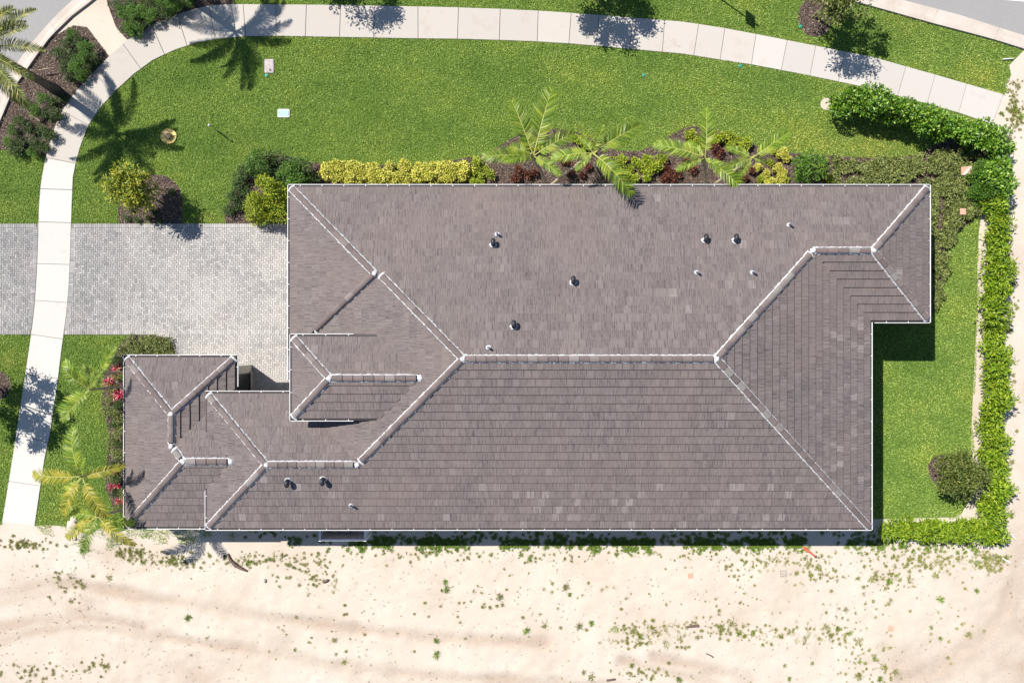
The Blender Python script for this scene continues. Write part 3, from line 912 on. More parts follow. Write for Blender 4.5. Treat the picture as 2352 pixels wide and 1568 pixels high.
FRX = (FXW + FXE) / 2; FRZ = FZ + SL * (FXE - FXW) / 2; FRY0 = FYN - (FXE - FXW) / 2
FD = 3.05; FEY = FYS + FD; FEZ = FZ + SL * FD; FEX0 = FXW + FD; FYN2 = FEY + FD
FRY1 = FYN2 - (FRZ - FZ) / SL; FEX1 = SXW + (FEZ - ZE) / SL
GHX, GHY = -5.55, 2.74                 # garage hip junction on the north hip
GSX, GSY = -8.37, 0.345


class Plane:
    """z = z0 + s * ((x, y) - o) . up    (up = plan direction that climbs the slope)"""
    def __init__(self, ox, oy, z0, ux, uy, s): self.o = (ox, oy); self.z0 = z0; self.up = (ux, uy); self.s = s
    def z(self, x, y): return self.z0 + self.s * ((x - self.o[0]) * self.up[0] + (y - self.o[1]) * self.up[1])


PN = Plane(0, YN, ZE, 0, -1, SL); PS = Plane(0, YS, ZE, 0, 1, SL); PE = Plane(XE, 0, ZE, -1, 0, SL)
PNES = Plane(0, YNE, ZE, 0, 1, SL); PNEE = Plane(XNE, 0, ZE, -1, 0, SL)
PSW = Plane(SXW, 0, ZE, 1, 0, SL); PSN = Plane(0, SYN, ZE, 0, -1, SL)
PH = Plane(HXE, 0, ZE, 1, 0, HW); PGA = Plane(XW, 0, ZE, 1, 0, SL)
PGW = Plane(GXW, 0, GZ, 1, 0, SL); PGN = Plane(0, GYN, GZ, 0, -1, SL); PGS = Plane(0, GYS, GZ, 0, 1, SL)
PFW = Plane(FXW, 0, FZ, 1, 0, SL); PFE = Plane(FXE, 0, FZ, -1, 0, SL); PFN = Plane(0, FYN, FZ, 0, -1, SL)
PFS = Plane(0, FYS, FZ, 0, 1, SL); PFN2 = Plane(0, FYN2, FZ, 0, -1, SL)

vNy = SXW  # eave of the south wing over the front wing
yv_s = FYS + (ZE - FZ) / SL; yv_n = FYN2 - (ZE - FZ) / SL
FACES = [
    ('N', PN, [(XW, YN), (XNE, YN), (XNEE, NER), (XNEW, NER), (XR1, RY), (XR0, RY), (-5.41, 2.80), (GHX, GHY)]),
    ('E', PE, [(XE, YS), (XR1, RY), (XNEW, NER), (XE, YNE)]),
    ('NES', PNES, [(XE, YNE), (XNEW, NER), (XNEE, NER), (XNE, YNE)]),
    ('NEE', PNEE, [(XNE, YNE), (XNEE, NER), (XNE, YN)]),
    ('S', PS, [(SXW, YS), (SXR0, SR), (SXR1, SR), (XR0, RY), (XR1, RY), (XE, YS)]),
    ('SW', PSW, [(SXW, YS), (SXR0, SR), (SXW, SYN)]),
    ('SN', PSN, [(SXW, SYN), (SXR0, SR), (SXR1, SR), (HXE, SYN)]),
    ('H', PH, [(XR0, RY), (SXR1, SR), (HXE, SYN), (HXE, -0.4), (GSX, GSY), (GHX, GHY), (-5.41, 2.80)]),
    ('GA', PGA, [(XW, YN), (GHX, GHY), (GSX, GSY), (XW, -0.56)]),
    ('GW', PGW, [(GXW, GYN), (GXR0, GR), (GXW, GYS)]),
    ('GN', PGN, [(GXW, GYN), (GXE, GYN), (GXR1, GR), (GXR0, GR)]),
    ('GS', PGS, [(GXW, GYS), (GXR0, GR), (GXR1, GR), (GXE, GYS)]),
    ('FW', PFW, [(FXW, FYN), (FRX, FRY0), (FRX, FRY1), (FEX0, FEY), (FXW, FYS)]),
    ('FN', PFN, [(FXW, FYN), (FXE, FYN), (FRX, FRY0)]),
    ('FE', PFE, [(FXE, FYN), (FXE, FYN2), (FRX, FRY1), (FRX, FRY0)]),
    ('FS', PFS, [(FXW, FYS), (FEX0, FEY), (FEX1, FEY), (SXW, yv_s), (SXW + 0.3, yv_s), (SXW + 0.3, FYS)]),
    ('FN2', PFN2, [(FRX, FRY1), (FXE, FYN2), (SXW + 0.3, FYN2 - 0.3), (SXW, yv_n), (FEX1, FEY), (FEX0, FEY)]),
]
FACES[-1] = ('FN2', PFN2, [(FRX, FRY1), (SXW + 0.3, FYN2 - (FXE - SXW - 0.3)), (SXW + 0.3, yv_n), (SXW, yv_n), (FEX1, FEY), (FEX0, FEY)])
FD_ = {n: (p, poly) for n, p, poly in FACES}
FACES = [(n, p, poly if area2(poly) > 0 else poly[::-1]) for n, p, poly in FACES]

house = empty('house', (2.0, -0.6, 0), 'long one storey house with brown flat tile hip roof and white gutters', 'house')
HO = house.location.copy()


def hpart(mb, name, material, parent=None, smooth=False, attrs=True):
    """part modelled in world coordinates, kept under the house"""
    o = mb.obj(name, material, parent or house, smooth, attrs)
    if parent is None: o.location = -HO
    return o


def clip_poly(poly, axis, val, keep_greater):
    out = []
    n = len(poly)
    for i in range(n):
        a, b = poly[i], poly[(i + 1) % n]
        ina = (a[axis] >= val) if keep_greater else (a[axis] <= val)
        inb = (b[axis] >= val) if keep_greater else (b[axis] <= val)
        if ina: out.append(a)
        if ina != inb:
            t = (val - a[axis]) / (b[axis] - a[axis])
            out.append((a[0] + (b[0] - a[0]) * t, a[1] + (b[1] - a[1]) * t))
    return out


def build_roof():
    deck = MB()
    for n, pl, poly in FACES:
        i = len(deck.v)
        m = len(poly)
        deck.v += [(x, y, pl.z(x, y) - 0.15) for x, y in poly] + [(x, y, pl.z(x, y) - 0.028) for x, y in poly]
        fs = [tuple(range(i + m - 1, i - 1, -1)), tuple(range(i + m, i + 2 * m))] + [(i + a, i + (a + 1) % m, i + m + (a + 1) % m, i + m + a) for a in range(m)]
        for f in fs: deck.f.append(f); deck.tone.append(0); deck.uv.append([(0, 0)] * len(f))
    roof = hpart(deck, 'roof', M['deck'])
    # ---- tiles
    EXPO, WID = 0.338, 0.305
    tiles = []
    for n, pl, poly in FACES:
        up = pl.up; ax = (up[1], -up[0])              # ax: along the eave
        loc = [((x - pl.o[0]) * ax[0] + (y - pl.o[1]) * ax[1], (x - pl.o[0]) * up[0] + (y - pl.o[1]) * up[1]) for x, y in poly]
        umin = min(p[0] for p in loc); umax = max(p[0] for p in loc); vmax = max(p[1] for p in loc)
        c = 0
        v = 0.085
        while v < vmax:
            row = clip_poly(clip_poly(loc, 1, v, True), 1, v + EXPO, False)
            off = (0.5 * WID if c % 2 else 0.0) + random.uniform(-0.02, 0.02)
            if row:
                j = math.floor((min(p[0] for p in row) - off) / WID)
                while j * WID + off < max(p[0] for p in row):
                    u0, u1 = j * WID + off, (j + 1) * WID + off
                    cell = clip_poly(clip_poly(row, 0, u0 + 0.002, True), 0, u1 - 0.002, False)
                    if len(cell) >= 3:
                        ar = abs(area2(cell))
                        if ar > 0.004:
                            cu = sum(p[0] for p in cell) / len(cell); cv = sum(p[1] for p in cell) / len(cell)
                            wx = pl.o[0] + cu * ax[0] + cv * up[0]; wy = pl.o[1] + cu * ax[1] + cv * up[1]
                            hid = (n == 'H' and GXW + .1 < wx < GXR1 and GYS + .25 < wy < GYN - .25 and max(0, 1) and min(PGW.z(wx, wy), PGN.z(wx, wy), PGS.z(wx, wy)) > pl.z(wx, wy) + 0.12)
                            hid = hid or (n == 'SW' and min(PFS.z(wx, wy), PFN2.z(wx, wy)) > pl.z(wx, wy) + 0.10)
                            if not hid: tiles.append((n, pl, ax, up, u0, v, cell, ar > 0.97 * (WID - .004) * EXPO, wx, wy, pl.z(wx, wy)))
                    j += 1
            v += EXPO; c += 1
    print('tiles', len(tiles))
    TH_L, TH_U = 0.032, -0.018

    def tone_for(n, wx, wy, v):
        t = random.gauss(0.42, 0.10)
        r = random.random()
        if n == 'S' and v < 2.0: p = 0.05
        elif n == 'E' and v < 2.2: p = 0.08
        elif n == 'N': p = 0.004 + 0.02 * (wx > 6)
        else: p = 0.003
        if r < p: t = random.uniform(0.8, 0.97)
        elif r < p * 2.2: t = random.uniform(0.6, 0.75)
        return min(1, max(0, t))

    def tile_geo(mb, cell, u0, v0, fn, tone, top_only=False):
        """fn(u, v, h) -> point; h above the roof plane"""
        def h(v): return TH_L + (TH_U - TH_L) * (v - v0) / EXPO
        if area2(cell) < 0: cell = cell[::-1]
        ru, rv = random.uniform(0, 50), random.uniform(0, 50)
        uv = [((p[0] - u0) + ru, (p[1] - v0) + rv) for p in cell]
        mb.poly([fn(p[0], p[1], h(p[1])) for p in cell], tone, uv)
        m = len(cell)
        for a in range(m):
            b = (a + 1) % m
            if cell[a][1] > v0 + EXPO - 1e-4 and cell[b][1] > v0 + EXPO - 1e-4: continue
            A, B = cell[a], cell[b]
            mb.poly([fn(A[0], A[1], -0.03), fn(B[0], B[1], -0.03), fn(B[0], B[1], h(B[1])), fn(A[0], A[1], h(A[1]))], tone, [uv[a], uv[b], uv[b], uv[a]])

    # orientation test of ax/up frame (ax x up must point to the sky): ax=(uy,-ux), up=(ux,uy) -> cross z = uy*uy+ux*ux > 0
    full_ids = [i for i, t in enumerate(tiles) if t[7]]
    def view_area(t):
        n, pl = t[0], t[1]
        depth = CAM_H - t[10]
        out = t[8] * pl.up[0] + t[9] * pl.up[1]            # slopes that climb away from the lens show less
        return (1.0 - pl.s * (-out) / depth) / depth ** 2
    full_ids.sort(key=lambda i: -view_area(tiles[i]))
    single = set(full_ids[:300])
    variants = []
    sq = 1 / math.sqrt(1 + SL * SL)
    for q in range(8):
        mb = MB()
        cell = [(0.002, 0.0), (WID - 0.002, 0.0), (WID - 0.002, EXPO), (0.002, EXPO)]
        tile_geo(mb, cell, 0, 0, lambda u, v, h: (u, v / sq, h * sq), 0.2 + 0.075 * q if q < 7 else 0.92)
        variants.append(mb.mesh('roof_tile', M['tile']))
    rest = MB()
    for i, (n, pl, ax, up, u0, v0, cell, full, wx, wy, wz) in enumerate(tiles):
        tone = tone_for(n, wx, wy, v0)
        jit = random.gauss(0, 0.0016)
        def fn(u, v, h, pl=pl, ax=ax, up=up, jit=jit):
            x = pl.o[0] + u * ax[0] + v * up[0]; y = pl.o[1] + u * ax[1] + v * up[1]
            return (x, y, pl.z(x, y) + h + jit)
        if i in single:
            q = 7 if tone > 0.78 else int(min(6, max(0, round((tone - 0.2) / 0.075))))
            c = math.sqrt(1 + pl.s * pl.s)
            X = Vector((ax[0], ax[1], 0)); Yv = Vector((up[0] / c, up[1] / c, pl.s / c)); Zv = X.cross(Yv)
            o0 = fn(u0, v0, 0)
            o = bpy.data.objects.new('roof_tile', variants[q]); link(o, roof)
            mat = Matrix.Identity(4)
            for r in range(3):
                mat[r][0], mat[r][1], mat[r][2], mat[r][3] = X[r], Yv[r] * (c * sq if abs(c * sq - 1) > 1e-4 else 1), Zv[r], o0[r]
            o.matrix_basis = mat
        else:
            tile_geo(rest, cell, u0, v0, fn, tone)
    o = rest.obj('roof_tiles', M['tile'], roof); o['kind'] = 'stuff'
    return roof


roof = build_roof()

# ---- ridge and hip caps with mortar
RIDGES = [  # (start(x,y,z), end, planeA, planeB)  start = low end
    ((XW, YN, ZE), (GHX, GHY, PN.z(GHX, GHY)), PN, PGA),
    ((-5.41, 2.80, PN.z(0, 2.80)), (XR0, RY, RZ), PN, PH),
    ((GSX, GSY, PGA.z(GSX, GSY)), (GHX, GHY, PGA.z(GHX, GHY)), PGA, PH),
    ((SXR1, SR, SZ), (XR0, RY, RZ), PS, PH),
    ((XE, YS, ZE), (XR1, RY, RZ), PS, PE),
    ((XNEW, NER, NEZ), (XR1, RY, RZ), PN, PE),
    ((XNE, YN, ZE), (XNEE, NER, NEZ), PN, PNEE),
    ((XNE, YNE, ZE), (XNEE, NER, NEZ), PNES, PNEE),
    ((XNEE, NER, NEZ), (XNEW, NER, NEZ), PN, PNES),
    ((XR1, RY, RZ), (XR0, RY, RZ), PN, PS),
    ((SXW, YS, ZE), (SXR0, SR, SZ), PS, PSW),
    ((SXW, SYN, ZE), (SXR0, SR, SZ), PSN, PSW),
    ((SXR1, SR, SZ), (SXR0, SR, SZ), PSN, PS),
    ((GXW, GYN, GZ), (GXR0, GR, GRZ), PGN, PGW),
    ((GXW, GYS, GZ), (GXR0, GR, GRZ), PGS, PGW),
    ((GXR1, GR, GRZ), (GXR0, GR, GRZ), PGN, PGS),
    ((FXW, FYN, FZ), (FRX, FRY0, FRZ), PFN, PFW),
    ((FXE, FYN, FZ), (FRX, FRY0, FRZ), PFN, PFE),
    ((FRX, FRY1, FRZ), (FRX, FRY0, FRZ), PFW, PFE),
    ((FRX, FRY1, FRZ), (FEX0, FEY, FEZ), PFW, PFN2),
    ((FXW, FYS, FZ), (FEX0, FEY, FEZ), PFS, PFW),
    ((FEX1, FEY, FEZ), (FEX0, FEY, FEZ), PFN2, PFS),
]


def build_ridges():
    CL = 0.43
    mb = MB()
    # unit cap along +x, low end at x=0 (wider), tapered, a rounded barrel with thickness
    prof = []
    for (x, r, hh, zoff) in ((0.0, 0.130, 0.088, 0.012), (CL * 0.97, 0.116, 0.076, -0.004)):
        prof.append([(x, r * math.cos(a), zoff + hh * math.sin(a) ** 0.8) for a in np.linspace(0, math.pi, 9)])
    for j in range(8):
        mb.poly([prof[0][j], prof[1][j], prof[1][j + 1], prof[0][j + 1]][::-1])
    mb.poly([p for p in prof[0]] )
    mb.poly([p for p in prof[1]][::-1])
    cap = mb.mesh('ridge_tile', M['ridge'], attrs=False)
    bm = bmesh.new(); bm.from_mesh(cap); bmesh.ops.remove_doubles(bm, verts=bm.verts, dist=1e-4); bmesh.ops.recalc_face_normals(bm, faces=bm.faces); bm.to_mesh(cap); bm.free()
    count = 0
    for (a, b, pa, pb) in RIDGES:
        A, B = Vector(a), Vector(b)
        d = B - A; Ln = d.length; d.normalize()
        plan = Vector((d.x, d.y, 0)).normalized(); nrm = Vector((-plan.y, plan.x, 0))
        hip = abs(d.z) > 0.02
        s0 = 0.26 if hip else 0.16
        n = max(1, round((Ln - s0 - 0.10) / 0.40)); step = (Ln - s0 - 0.10) / n
        Yv = Vector((-plan.y, plan.x, 0)); Zv = d.cross(Yv).normalized()
        for k in range(n):
            o = bpy.data.objects.new('ridge_tile', cap); link(o, roof)
            p = A + d * (s0 + k * step)
            mat = Matrix.Identity(4)
            for r in range(3):
                mat[r][0], mat[r][1], mat[r][2] = d[r], Yv[r], Zv[r]
                mat[r][3] = p[r] + (0.012 + random.uniform(-.003, .003) if r == 2 else 0.0)
            ang = Matrix.Rotation(random.gauss(0, 0.008), 4, 'Z')
            o.matrix_basis = mat @ ang
            count += 1
        # mortar beads on both sides
        for sgn in (-1, 1):
            mm = MB()
            pl = pa if pa.z(*(A.lerp(B, .5) + nrm * sgn * 0.4).xy) < pb.z(*(A.lerp(B, .5) + nrm * sgn * 0.4).xy) else pb
            prev = None
            m = int(Ln / 0.07)
            t0 = s0 - 0.08
            for k in range(m + 1):
                s = t0 + (Ln - t0 + 0.02) * k / m
                c = A + d * s
                w = 0.030 + 0.03 * random.random() + (0.02 if random.random() < 0.12 else 0)
                q = []
                for off, dz in ((0.085, 0.048), (0.118 + w * 0.35, 0.046), (0.118 + w, 0.012)):
                    x, y = c.x + nrm.x * sgn * off, c.y + nrm.y * sgn * off
                    q.append((x, y, pl.z(x, y) + dz + random.uniform(-.004, .004)))
                if prev:
                    for j in range(2):
                        f = [prev[j], q[j], q[j + 1], prev[j + 1]]
                        mm.poly(f if sgn > 0 else f[::-1])
                prev = q
            mm.obj('mortar', M['mortar'], roof, attrs=False)
        # mortared lower end of the hip
        if hip:
            c = A + d * (s0 - 0.05)
            ring = []
            for q in range(9):
                t = math.pi * q / 8
                off = nrm * math.cos(t) * 0.20 - plan * math.sin(t) * 0.07
                x, y = c.x + off.x, c.y + off.y
                ring.append((x, y, min(pa.z(x, y), pb.z(x, y)) + 0.03))
            top = (c.x + plan.x * 0.05, c.y + plan.y * 0.05, c.z + 0.065)
            mm = MB()
            for q in range(8): mm.poly([ring[q], ring[q + 1], top][::-1])
            mm.obj('mortar', M['mortar'], roof, attrs=False)
    # mortar lumps where caps meet
    nodes = {}
    for (a, b, pa, pb) in RIDGES:
        for e in (a, b):
            key = (round(e[0], 1), round(e[1], 1))
            nodes.setdefault(key, [0, e]); nodes[key][0] += 1
    extra = [(GXR1, GR, GRZ), (FEX1, FEY, FEZ)]
    for key, (cnt, e) in list(nodes.items()):
        if cnt < 2 and not any(abs(e[0] - x[0]) < .05 and abs(e[1] - x[1]) < .05 for x in extra): continue
        mm = MB(); rings = []
        for (r, z) in ((0.13, 0.02), (0.075, 0.082), (0.035, 0.088)):
            rings.append([(e[0] + r * (1 + random.uniform(-.25, .25)) * math.cos(t), e[1] + r * (1 + random.uniform(-.25, .25)) * math.sin(t), e[2] + z - (0.05 if r > .16 else 0)) for t in np.linspace(0, 2 * math.pi, 10, endpoint=False)])
        for r0, r1 in zip(rings[:-1], rings[1:]):
            for q in range(10): mm.poly([r0[q], r0[(q + 1) % 10], r1[(q + 1) % 10], r1[q]])
        mm.poly(rings[-1])
        mm.obj('mortar', M['mortar'], roof, attrs=False)
    print('ridge caps', count)


build_ridges()


# ---- gutters, fascia, soffits, walls
def gutter(a, b, z, nrm):
    """white gutter along the eave a->b (outer edge), nrm = outward plan normal"""
    A = Vector((a[0], a[1], 0)); B = Vector((b[0], b[1], 0)); n = Vector((nrm[0], nrm[1], 0))
    prof = [(0.0, -0.02), (0.0, 0.0), (-0.022, 0.0), (-0.022, -0.012), (-0.012, -0.02), (-0.012, -0.092), (-0.105, -0.092), (-0.105, -0.03), (-0.118, -0.03), (-0.118, -0.105), (-0.02, -0.105)]
    mb = MB(); m = len(prof)
    ra = [A + n * o + Vector((0, 0, z + h)) for o, h in prof]; rb = [B + n * o + Vector((0, 0, z + h)) for o, h in prof]
    for j in range(m):
        k = (j + 1) % m
        mb.poly([ra[j], ra[k], rb[k], rb[j]])
    mb.poly([*ra][::-1]); mb.poly([*rb])
    me = mb.mesh('gutter', M['white'], attrs=False)
    bm = bmesh.new(); bm.from_mesh(me); bmesh.ops.remove_doubles(bm, verts=bm.verts, dist=1e-4); bmesh.ops.recalc_face_normals(bm, faces=bm.faces); bm.to_mesh(me); bm.free()
    o = mobj('gutter', me, house, -HO)
    Ln = (B - A).length; d = (B - A).normalized()
    k = 0.5
    while k < Ln - 0.2:
        c = A + d * k
        pts = [c - d * 0.012 - n * 0.024, c + d * 0.012 - n * 0.024, c + d * 0.016 - n * 0.12, c - d * 0.016 - n * 0.12]
        pts = [(p.x, p.y) for p in pts]
        if area2(pts) < 0: pts = pts[::-1]
        br = MB(); br.prism(pts, z - 0.026, z - 0.014); br.obj('gutter_strap', M['white'], o, attrs=False)
        k += 0.92


G = 0.035
GUT = [((XW, YN + G), (XNE, YN + G), ZE, (0, 1)), ((XNE + G, YN), (XNE + G, YNE), ZE, (1, 0)), ((XE + .13, YNE - G), (XNE, YNE - G), ZE, (0, -1)), ((XE + G, YNE), (XE + G, YS), ZE, (1, 0)),
       ((SXW, YS - G), (XE, YS - G), ZE, (0, -1)), ((SXW - G, YS), (SXW - G, yv_s), ZE, (-1, 0)), ((SXW, SYN + G), (HXE - .05, SYN + G), ZE, (0, 1)), ((XW - G, YN), (XW - G, -1.6), ZE, (-1, 0)),
       ((GXW, GYN + G), (GXE - 1.02, GYN + G), GZ, (0, 1)), ((GXW - G, GYN), (GXW - G, GYS), GZ, (-1, 0)), ((GXW, GYS - G), (GXE - 1.02, GYS - G), GZ, (0, -1)),
       ((FXW - G, FYN), (FXW - G, FYS), FZ, (-1, 0)), ((FXW, FYN + G), (FXE, FYN + G), FZ, (0, 1)), ((FXE + G, FYN), (FXE + G, FYN2), FZ, (1, 0)), ((FXW, FYS - G), (SXW - .02, FYS - G), FZ, (0, -1))]
for g in GUT: gutter(*g)


def slab(name, poly, z0, z1, material):
    if area2(poly) < 0: poly = poly[::-1]
    mb = MB(); mb.prism(poly, z0, z1)
    return hpart(mb, name, material, attrs=False)


def inset_rect(x0, x1, y0, y1, d): return [(x0 + d, y0 + d), (x1 - d, y0 + d), (x1 - d, y1 - d), (x0 + d, y1 - d)]


EAVE_MAIN = [(XW + .12, YN - .12), (XNE - .12, YN - .12), (XNE - .12, YNE + .12), (XE - .12, YNE + .12), (XE - .12, YS + .12), (SXW + .12, YS + .12), (SXW + .12, SYN - .12), (XW + .12, SYN - .12)]
slab('soffit', EAVE_MAIN, ZE - 0.175, ZE - 0.155, M['white'])
slab('soffit', inset_rect(FXW, FXE, FYS, FYN, .12), FZ - 0.175, FZ - 0.155, M['white'])
slab('soffit', [(GXW + .12, GYS + .12), (GXE - 1.0, GYS + .12), (GXE - 1.0, GYN - .12), (GXW + .12, GYN - .12)], GZ - 0.175, GZ - 0.155, M['white'])
WALL_MAIN = [(-8.94, 6.1), (17.14, 6.1), (17.14, 1.31), (14.68, 1.31), (14.68, -7.44), (-12.43, -7.44), (-12.43, -2.61), (-8.94, -2.61)]
slab('wall', WALL_MAIN, 0.0, ZE - 0.175, M['stucco'])
slab('wall', [(-16.21, -7.54), (-12.431, -7.54), (-12.431, -2.609), (-12.33, -2.609), (-12.33, -1.1), (-16.21, -1.1)], 0.0, FZ - 0.175, M['stucco'])
slab('wall', [(-8.44, -2.68), (-4.0, -2.68), (-4.0, -0.22), (-8.44, -0.22)], ZE - 0.1, GZ - 0.175, M['stucco'])


def opening(name, cx, cy, nx, ny, width, z0, z1, pane_mat, panes):
    """window or door standing proud of a wall; (nx, ny) faces outward"""
    tx, ty = -ny, nx
    def bx(mb, a0, a1, z0, z1, o0, o1):
        pts = [(cx + tx * a0 + nx * o0, cy + ty * a0 + ny * o0), (cx + tx * a1 + nx * o0, cy + ty * a1 + ny * o0), (cx + tx * a1 + nx * o1, cy + ty * a1 + ny * o1), (cx + tx * a0 + nx * o1, cy + ty * a0 + ny * o1)]
        if area2(pts) < 0: pts = pts[::-1]
        mb.prism(pts, z0, z1)
    w = width / 2
    fr = MB()
    bx(fr, -w, -w + .07, z0, z1, 0.0, 0.06); bx(fr, w - .07, w, z0, z1, 0.0, 0.06); bx(fr, -w + .07, w - .07, z1 - .07, z1, 0.0, 0.06); bx(fr, -w + .07, w - .07, z0, z0 + .07, 0.0, 0.06)
    o = hpart(fr, name, M['bronze'] if name != 'garage_door' else M['white'], attrs=False)
    n = panes[0]; m = panes[1]
    for i in range(n):
        for j in range(m):
            a0 = -w + .07 + (2 * w - .14) * i / n; a1 = -w + .07 + (2 * w - .14) * (i + 1) / n
            b0 = z0 + .07 + (z1 - z0 - .14) * j / m; b1 = z0 + .07 + (z1 - z0 - .14) * (j + 1) / m
            p = MB(); bx(p, a0 + .012, a1 - .012, b0 + .012, b1 - .012, 0.005, 0.035)
            q = p.obj('panel' if name != 'window' else 'pane', pane_mat, o, attrs=False)


opening('garage_door', -8.94, 3.6, -1, 0, 4.9, 0.02, 2.4, M['white'], (8, 4))
opening('door', -12.33, -2.0, 1, 0, 1.05, 0.34, 2.6, M['bronze'], (1, 1))
opening('door', -8.94, -1.5, -1, 0, 1.6, 0.02, 2.6, M['bronze'], (2, 1))
for x in (-6.5, -3.0, 4.5, 12.5): opening('window', x, 6.1, 0, 1, 1.3, 0.9, 2.5, M['glass'], (2, 1))
for x in (-9.5, -3.5, 0.5, 5.0, 11.0): opening('window', x, -7.44, 0, -1, 1.3, 0.9, 2.5, M['glass'], (2, 1))
for y in (-1.0, -4.2): opening('window', 14.68, y, 1, 0, 2.6, 0.05, 2.5, M['glass'], (3, 1))
opening('window', 17.14, 3.7, 1, 0, 1.8, 0.9, 2.5, M['glass'], (2, 1))
for y in (-3.0, -6.0): opening('window', -16.21, y, -1, 0, 1.4, 0.9, 2.3, M['glass'], (2, 1))
st = MB(); st.box(-12.328, -12.25, -2.6, -1.42, 0.0, 0.34); hpart(st, 'doorstep', M['stone'], attrs=False)


# ---- roof vents
def on_plane(px, py, pl):
    z = 4.5
    for _ in range(20):
        p = P(px, py, z); z = pl.z(p.x, p.y)
    return P(px, py, z)


def bone(pl):
    return Vector((pl.up[0], pl.up[1], pl.s)).normalized()


vent_col = None
def collar_mesh(r, seed, elong=1.25):
    rs = random.Random(seed); mm = MB(); rings = []
    for (f, z) in ((1.0, 0.01), (0.85, 0.05), (0.45, 0.055)):
        rings.append([(r * f * (1 + rs.uniform(-.18, .18)) * math.cos(t) * elong * .9, r * f * (1 + rs.uniform(-.18, .18)) * math.sin(t), z) for t in np.linspace(0, 2 * math.pi, 12, endpoint=False)])
    for r0, r1 in zip(rings[:-1], rings[1:]):
        for q in range(12): mm.poly([r0[q], r0[(q + 1) % 12], r1[(q + 1) % 12], r1[q]])
    mm.poly(rings[-1])
    return mm.mesh('mortar_collar', M['mortar'], attrs=False)


def hood_mesh():
    """gooseneck exhaust hood: round stub with a rounded cowl opening downslope"""
    mm = MB()
    mm.tube([(0, 0, 0.0), (0, 0, 0.14)], [0.085, 0.085], 12)
    mm.tube([(0, 0, 0.12), (0, 0.01, 0.18), (0, 0.045, 0.225), (0, 0.10, 0.24), (0, 0.15, 0.22), (0, 0.175, 0.175)], [0.088, 0.092, 0.095, 0.095, 0.096, 0.098], 12)
    return mm.mesh('roof_vent', M['black'], smooth=True, attrs=False)


HOOD = hood_mesh()
COLLARS = [collar_mesh(0.135, k) for k in range(3)]
pm = MB(); pm.tube([(0, 0, -0.02), (0, 0, 0.30)], [0.045, 0.045], 12); PIPE = pm.mesh('vent_pipe', M['pipe'], smooth=False, attrs=False)
PCOL = [collar_mesh(0.10, 10 + k) for k in range(3)]
for k, (px, py, pl) in enumerate([(1133, 563, PN), (1316, 649, PN), (1180, 750, PN), (1619, 553, PN), (1688, 553, PN), (662, 1103, PS), (743, 1099, PS)]):
    p = on_plane(px, py, pl)
    up = Vector((pl.up[0], pl.up[1], 0))
    o = mobj('roof_vent', HOOD, house, p - HO, (0, 0, math.atan2(-up.y, -up.x) - math.pi / 2))
    slope = Matrix.Rotation(0, 4, 'Z')
    q = bone(pl); X = Vector((-pl.up[1], pl.up[0], 0)); Z = X.cross(q) if X.cross(q).z > 0 else q.cross(X)
    c = mobj('mortar_collar', COLLARS[k % 3], o)
    loc = (o.rotation_euler.to_matrix().to_4x4()).inverted() @ Z.to_track_quat('Z', 'Y').to_matrix().to_4x4()
    c.matrix_basis = loc
for k, (px, py, pl) in enumerate([(1142, 538, PN), (1122, 798, PN), (1600, 626, PN), (1728, 626, PN), (1812, 517, PN), (807, 1160, PS)]):
    p = on_plane(px, py, pl)
    o = mobj('vent_pipe', PIPE, house, p - HO)
    q = bone(pl); X = Vector((-pl.up[1], pl.up[0], 0)); Z = X.cross(q) if X.cross(q).z > 0 else q.cross(X)
    c = mobj('mortar_collar', PCOL[k % 3], o); c.matrix_basis = Z.to_track_quat('Z', 'Y').to_matrix().to_4x4()

# ---- equipment fence on the south wall
ef = empty('equipment_fence', P(790, 1226, 0), 'white three sided equipment fence against the house wall under the eave', 'fence')
ex0, ex1, ey0, ey1, eh = -8.75, -6.70, -9.03, -7.46, 1.25
EO = ef.location.copy()
def fpart(name, x0, x1, y0, y1, z0, z1, m=M['white']):
    mb = MB(); mb.box(x0 - EO.x, x1 - EO.x, y0 - EO.y, y1 - EO.y, z0, z1); return mb.obj(name, m, ef, attrs=False)
for x in (ex0, ex1):
    fpart('post', x - .06, x + .06, ey0 - .06, ey0 + .06, 0, eh + .06)
    fpart('panel', x - .02, x + .02, ey0 + .065, ey1 - .005, .08, eh)
    fpart('cap_rail', x - .045, x + .045, ey0 + .065, ey1 - .005, eh + .002, eh + .05)
fpart('cap_rail', ex0 + .065, ex1 - .065, ey0 - .045, ey0 + .045, eh + .002, eh + .05)
n = 14
for k in range(n):
    a = ex0 + .07 + (ex1 - ex0 - .14) * k / n; fpart('slat', a + .004, a + (ex1 - ex0 - .14) / n - .012, ey0 - .015, ey0 + .015, .06, eh)
ac = empty('air_conditioner', ((ex0 + ex1) / 2, -8.2, 0), 'grey air conditioner behind the white equipment fence', 'air conditioner')
mb = MB(); mb.box(-.42, .42, -.42, .42, 0.0, .85); mb.obj('casing', M['pipe'], ac, attrs=False)
mb = MB(); mb.lathe([(.34, .852), (.34, .875), (.05, .89)], 20); mb.obj('fan_grille', M['black'], ac, attrs=False)

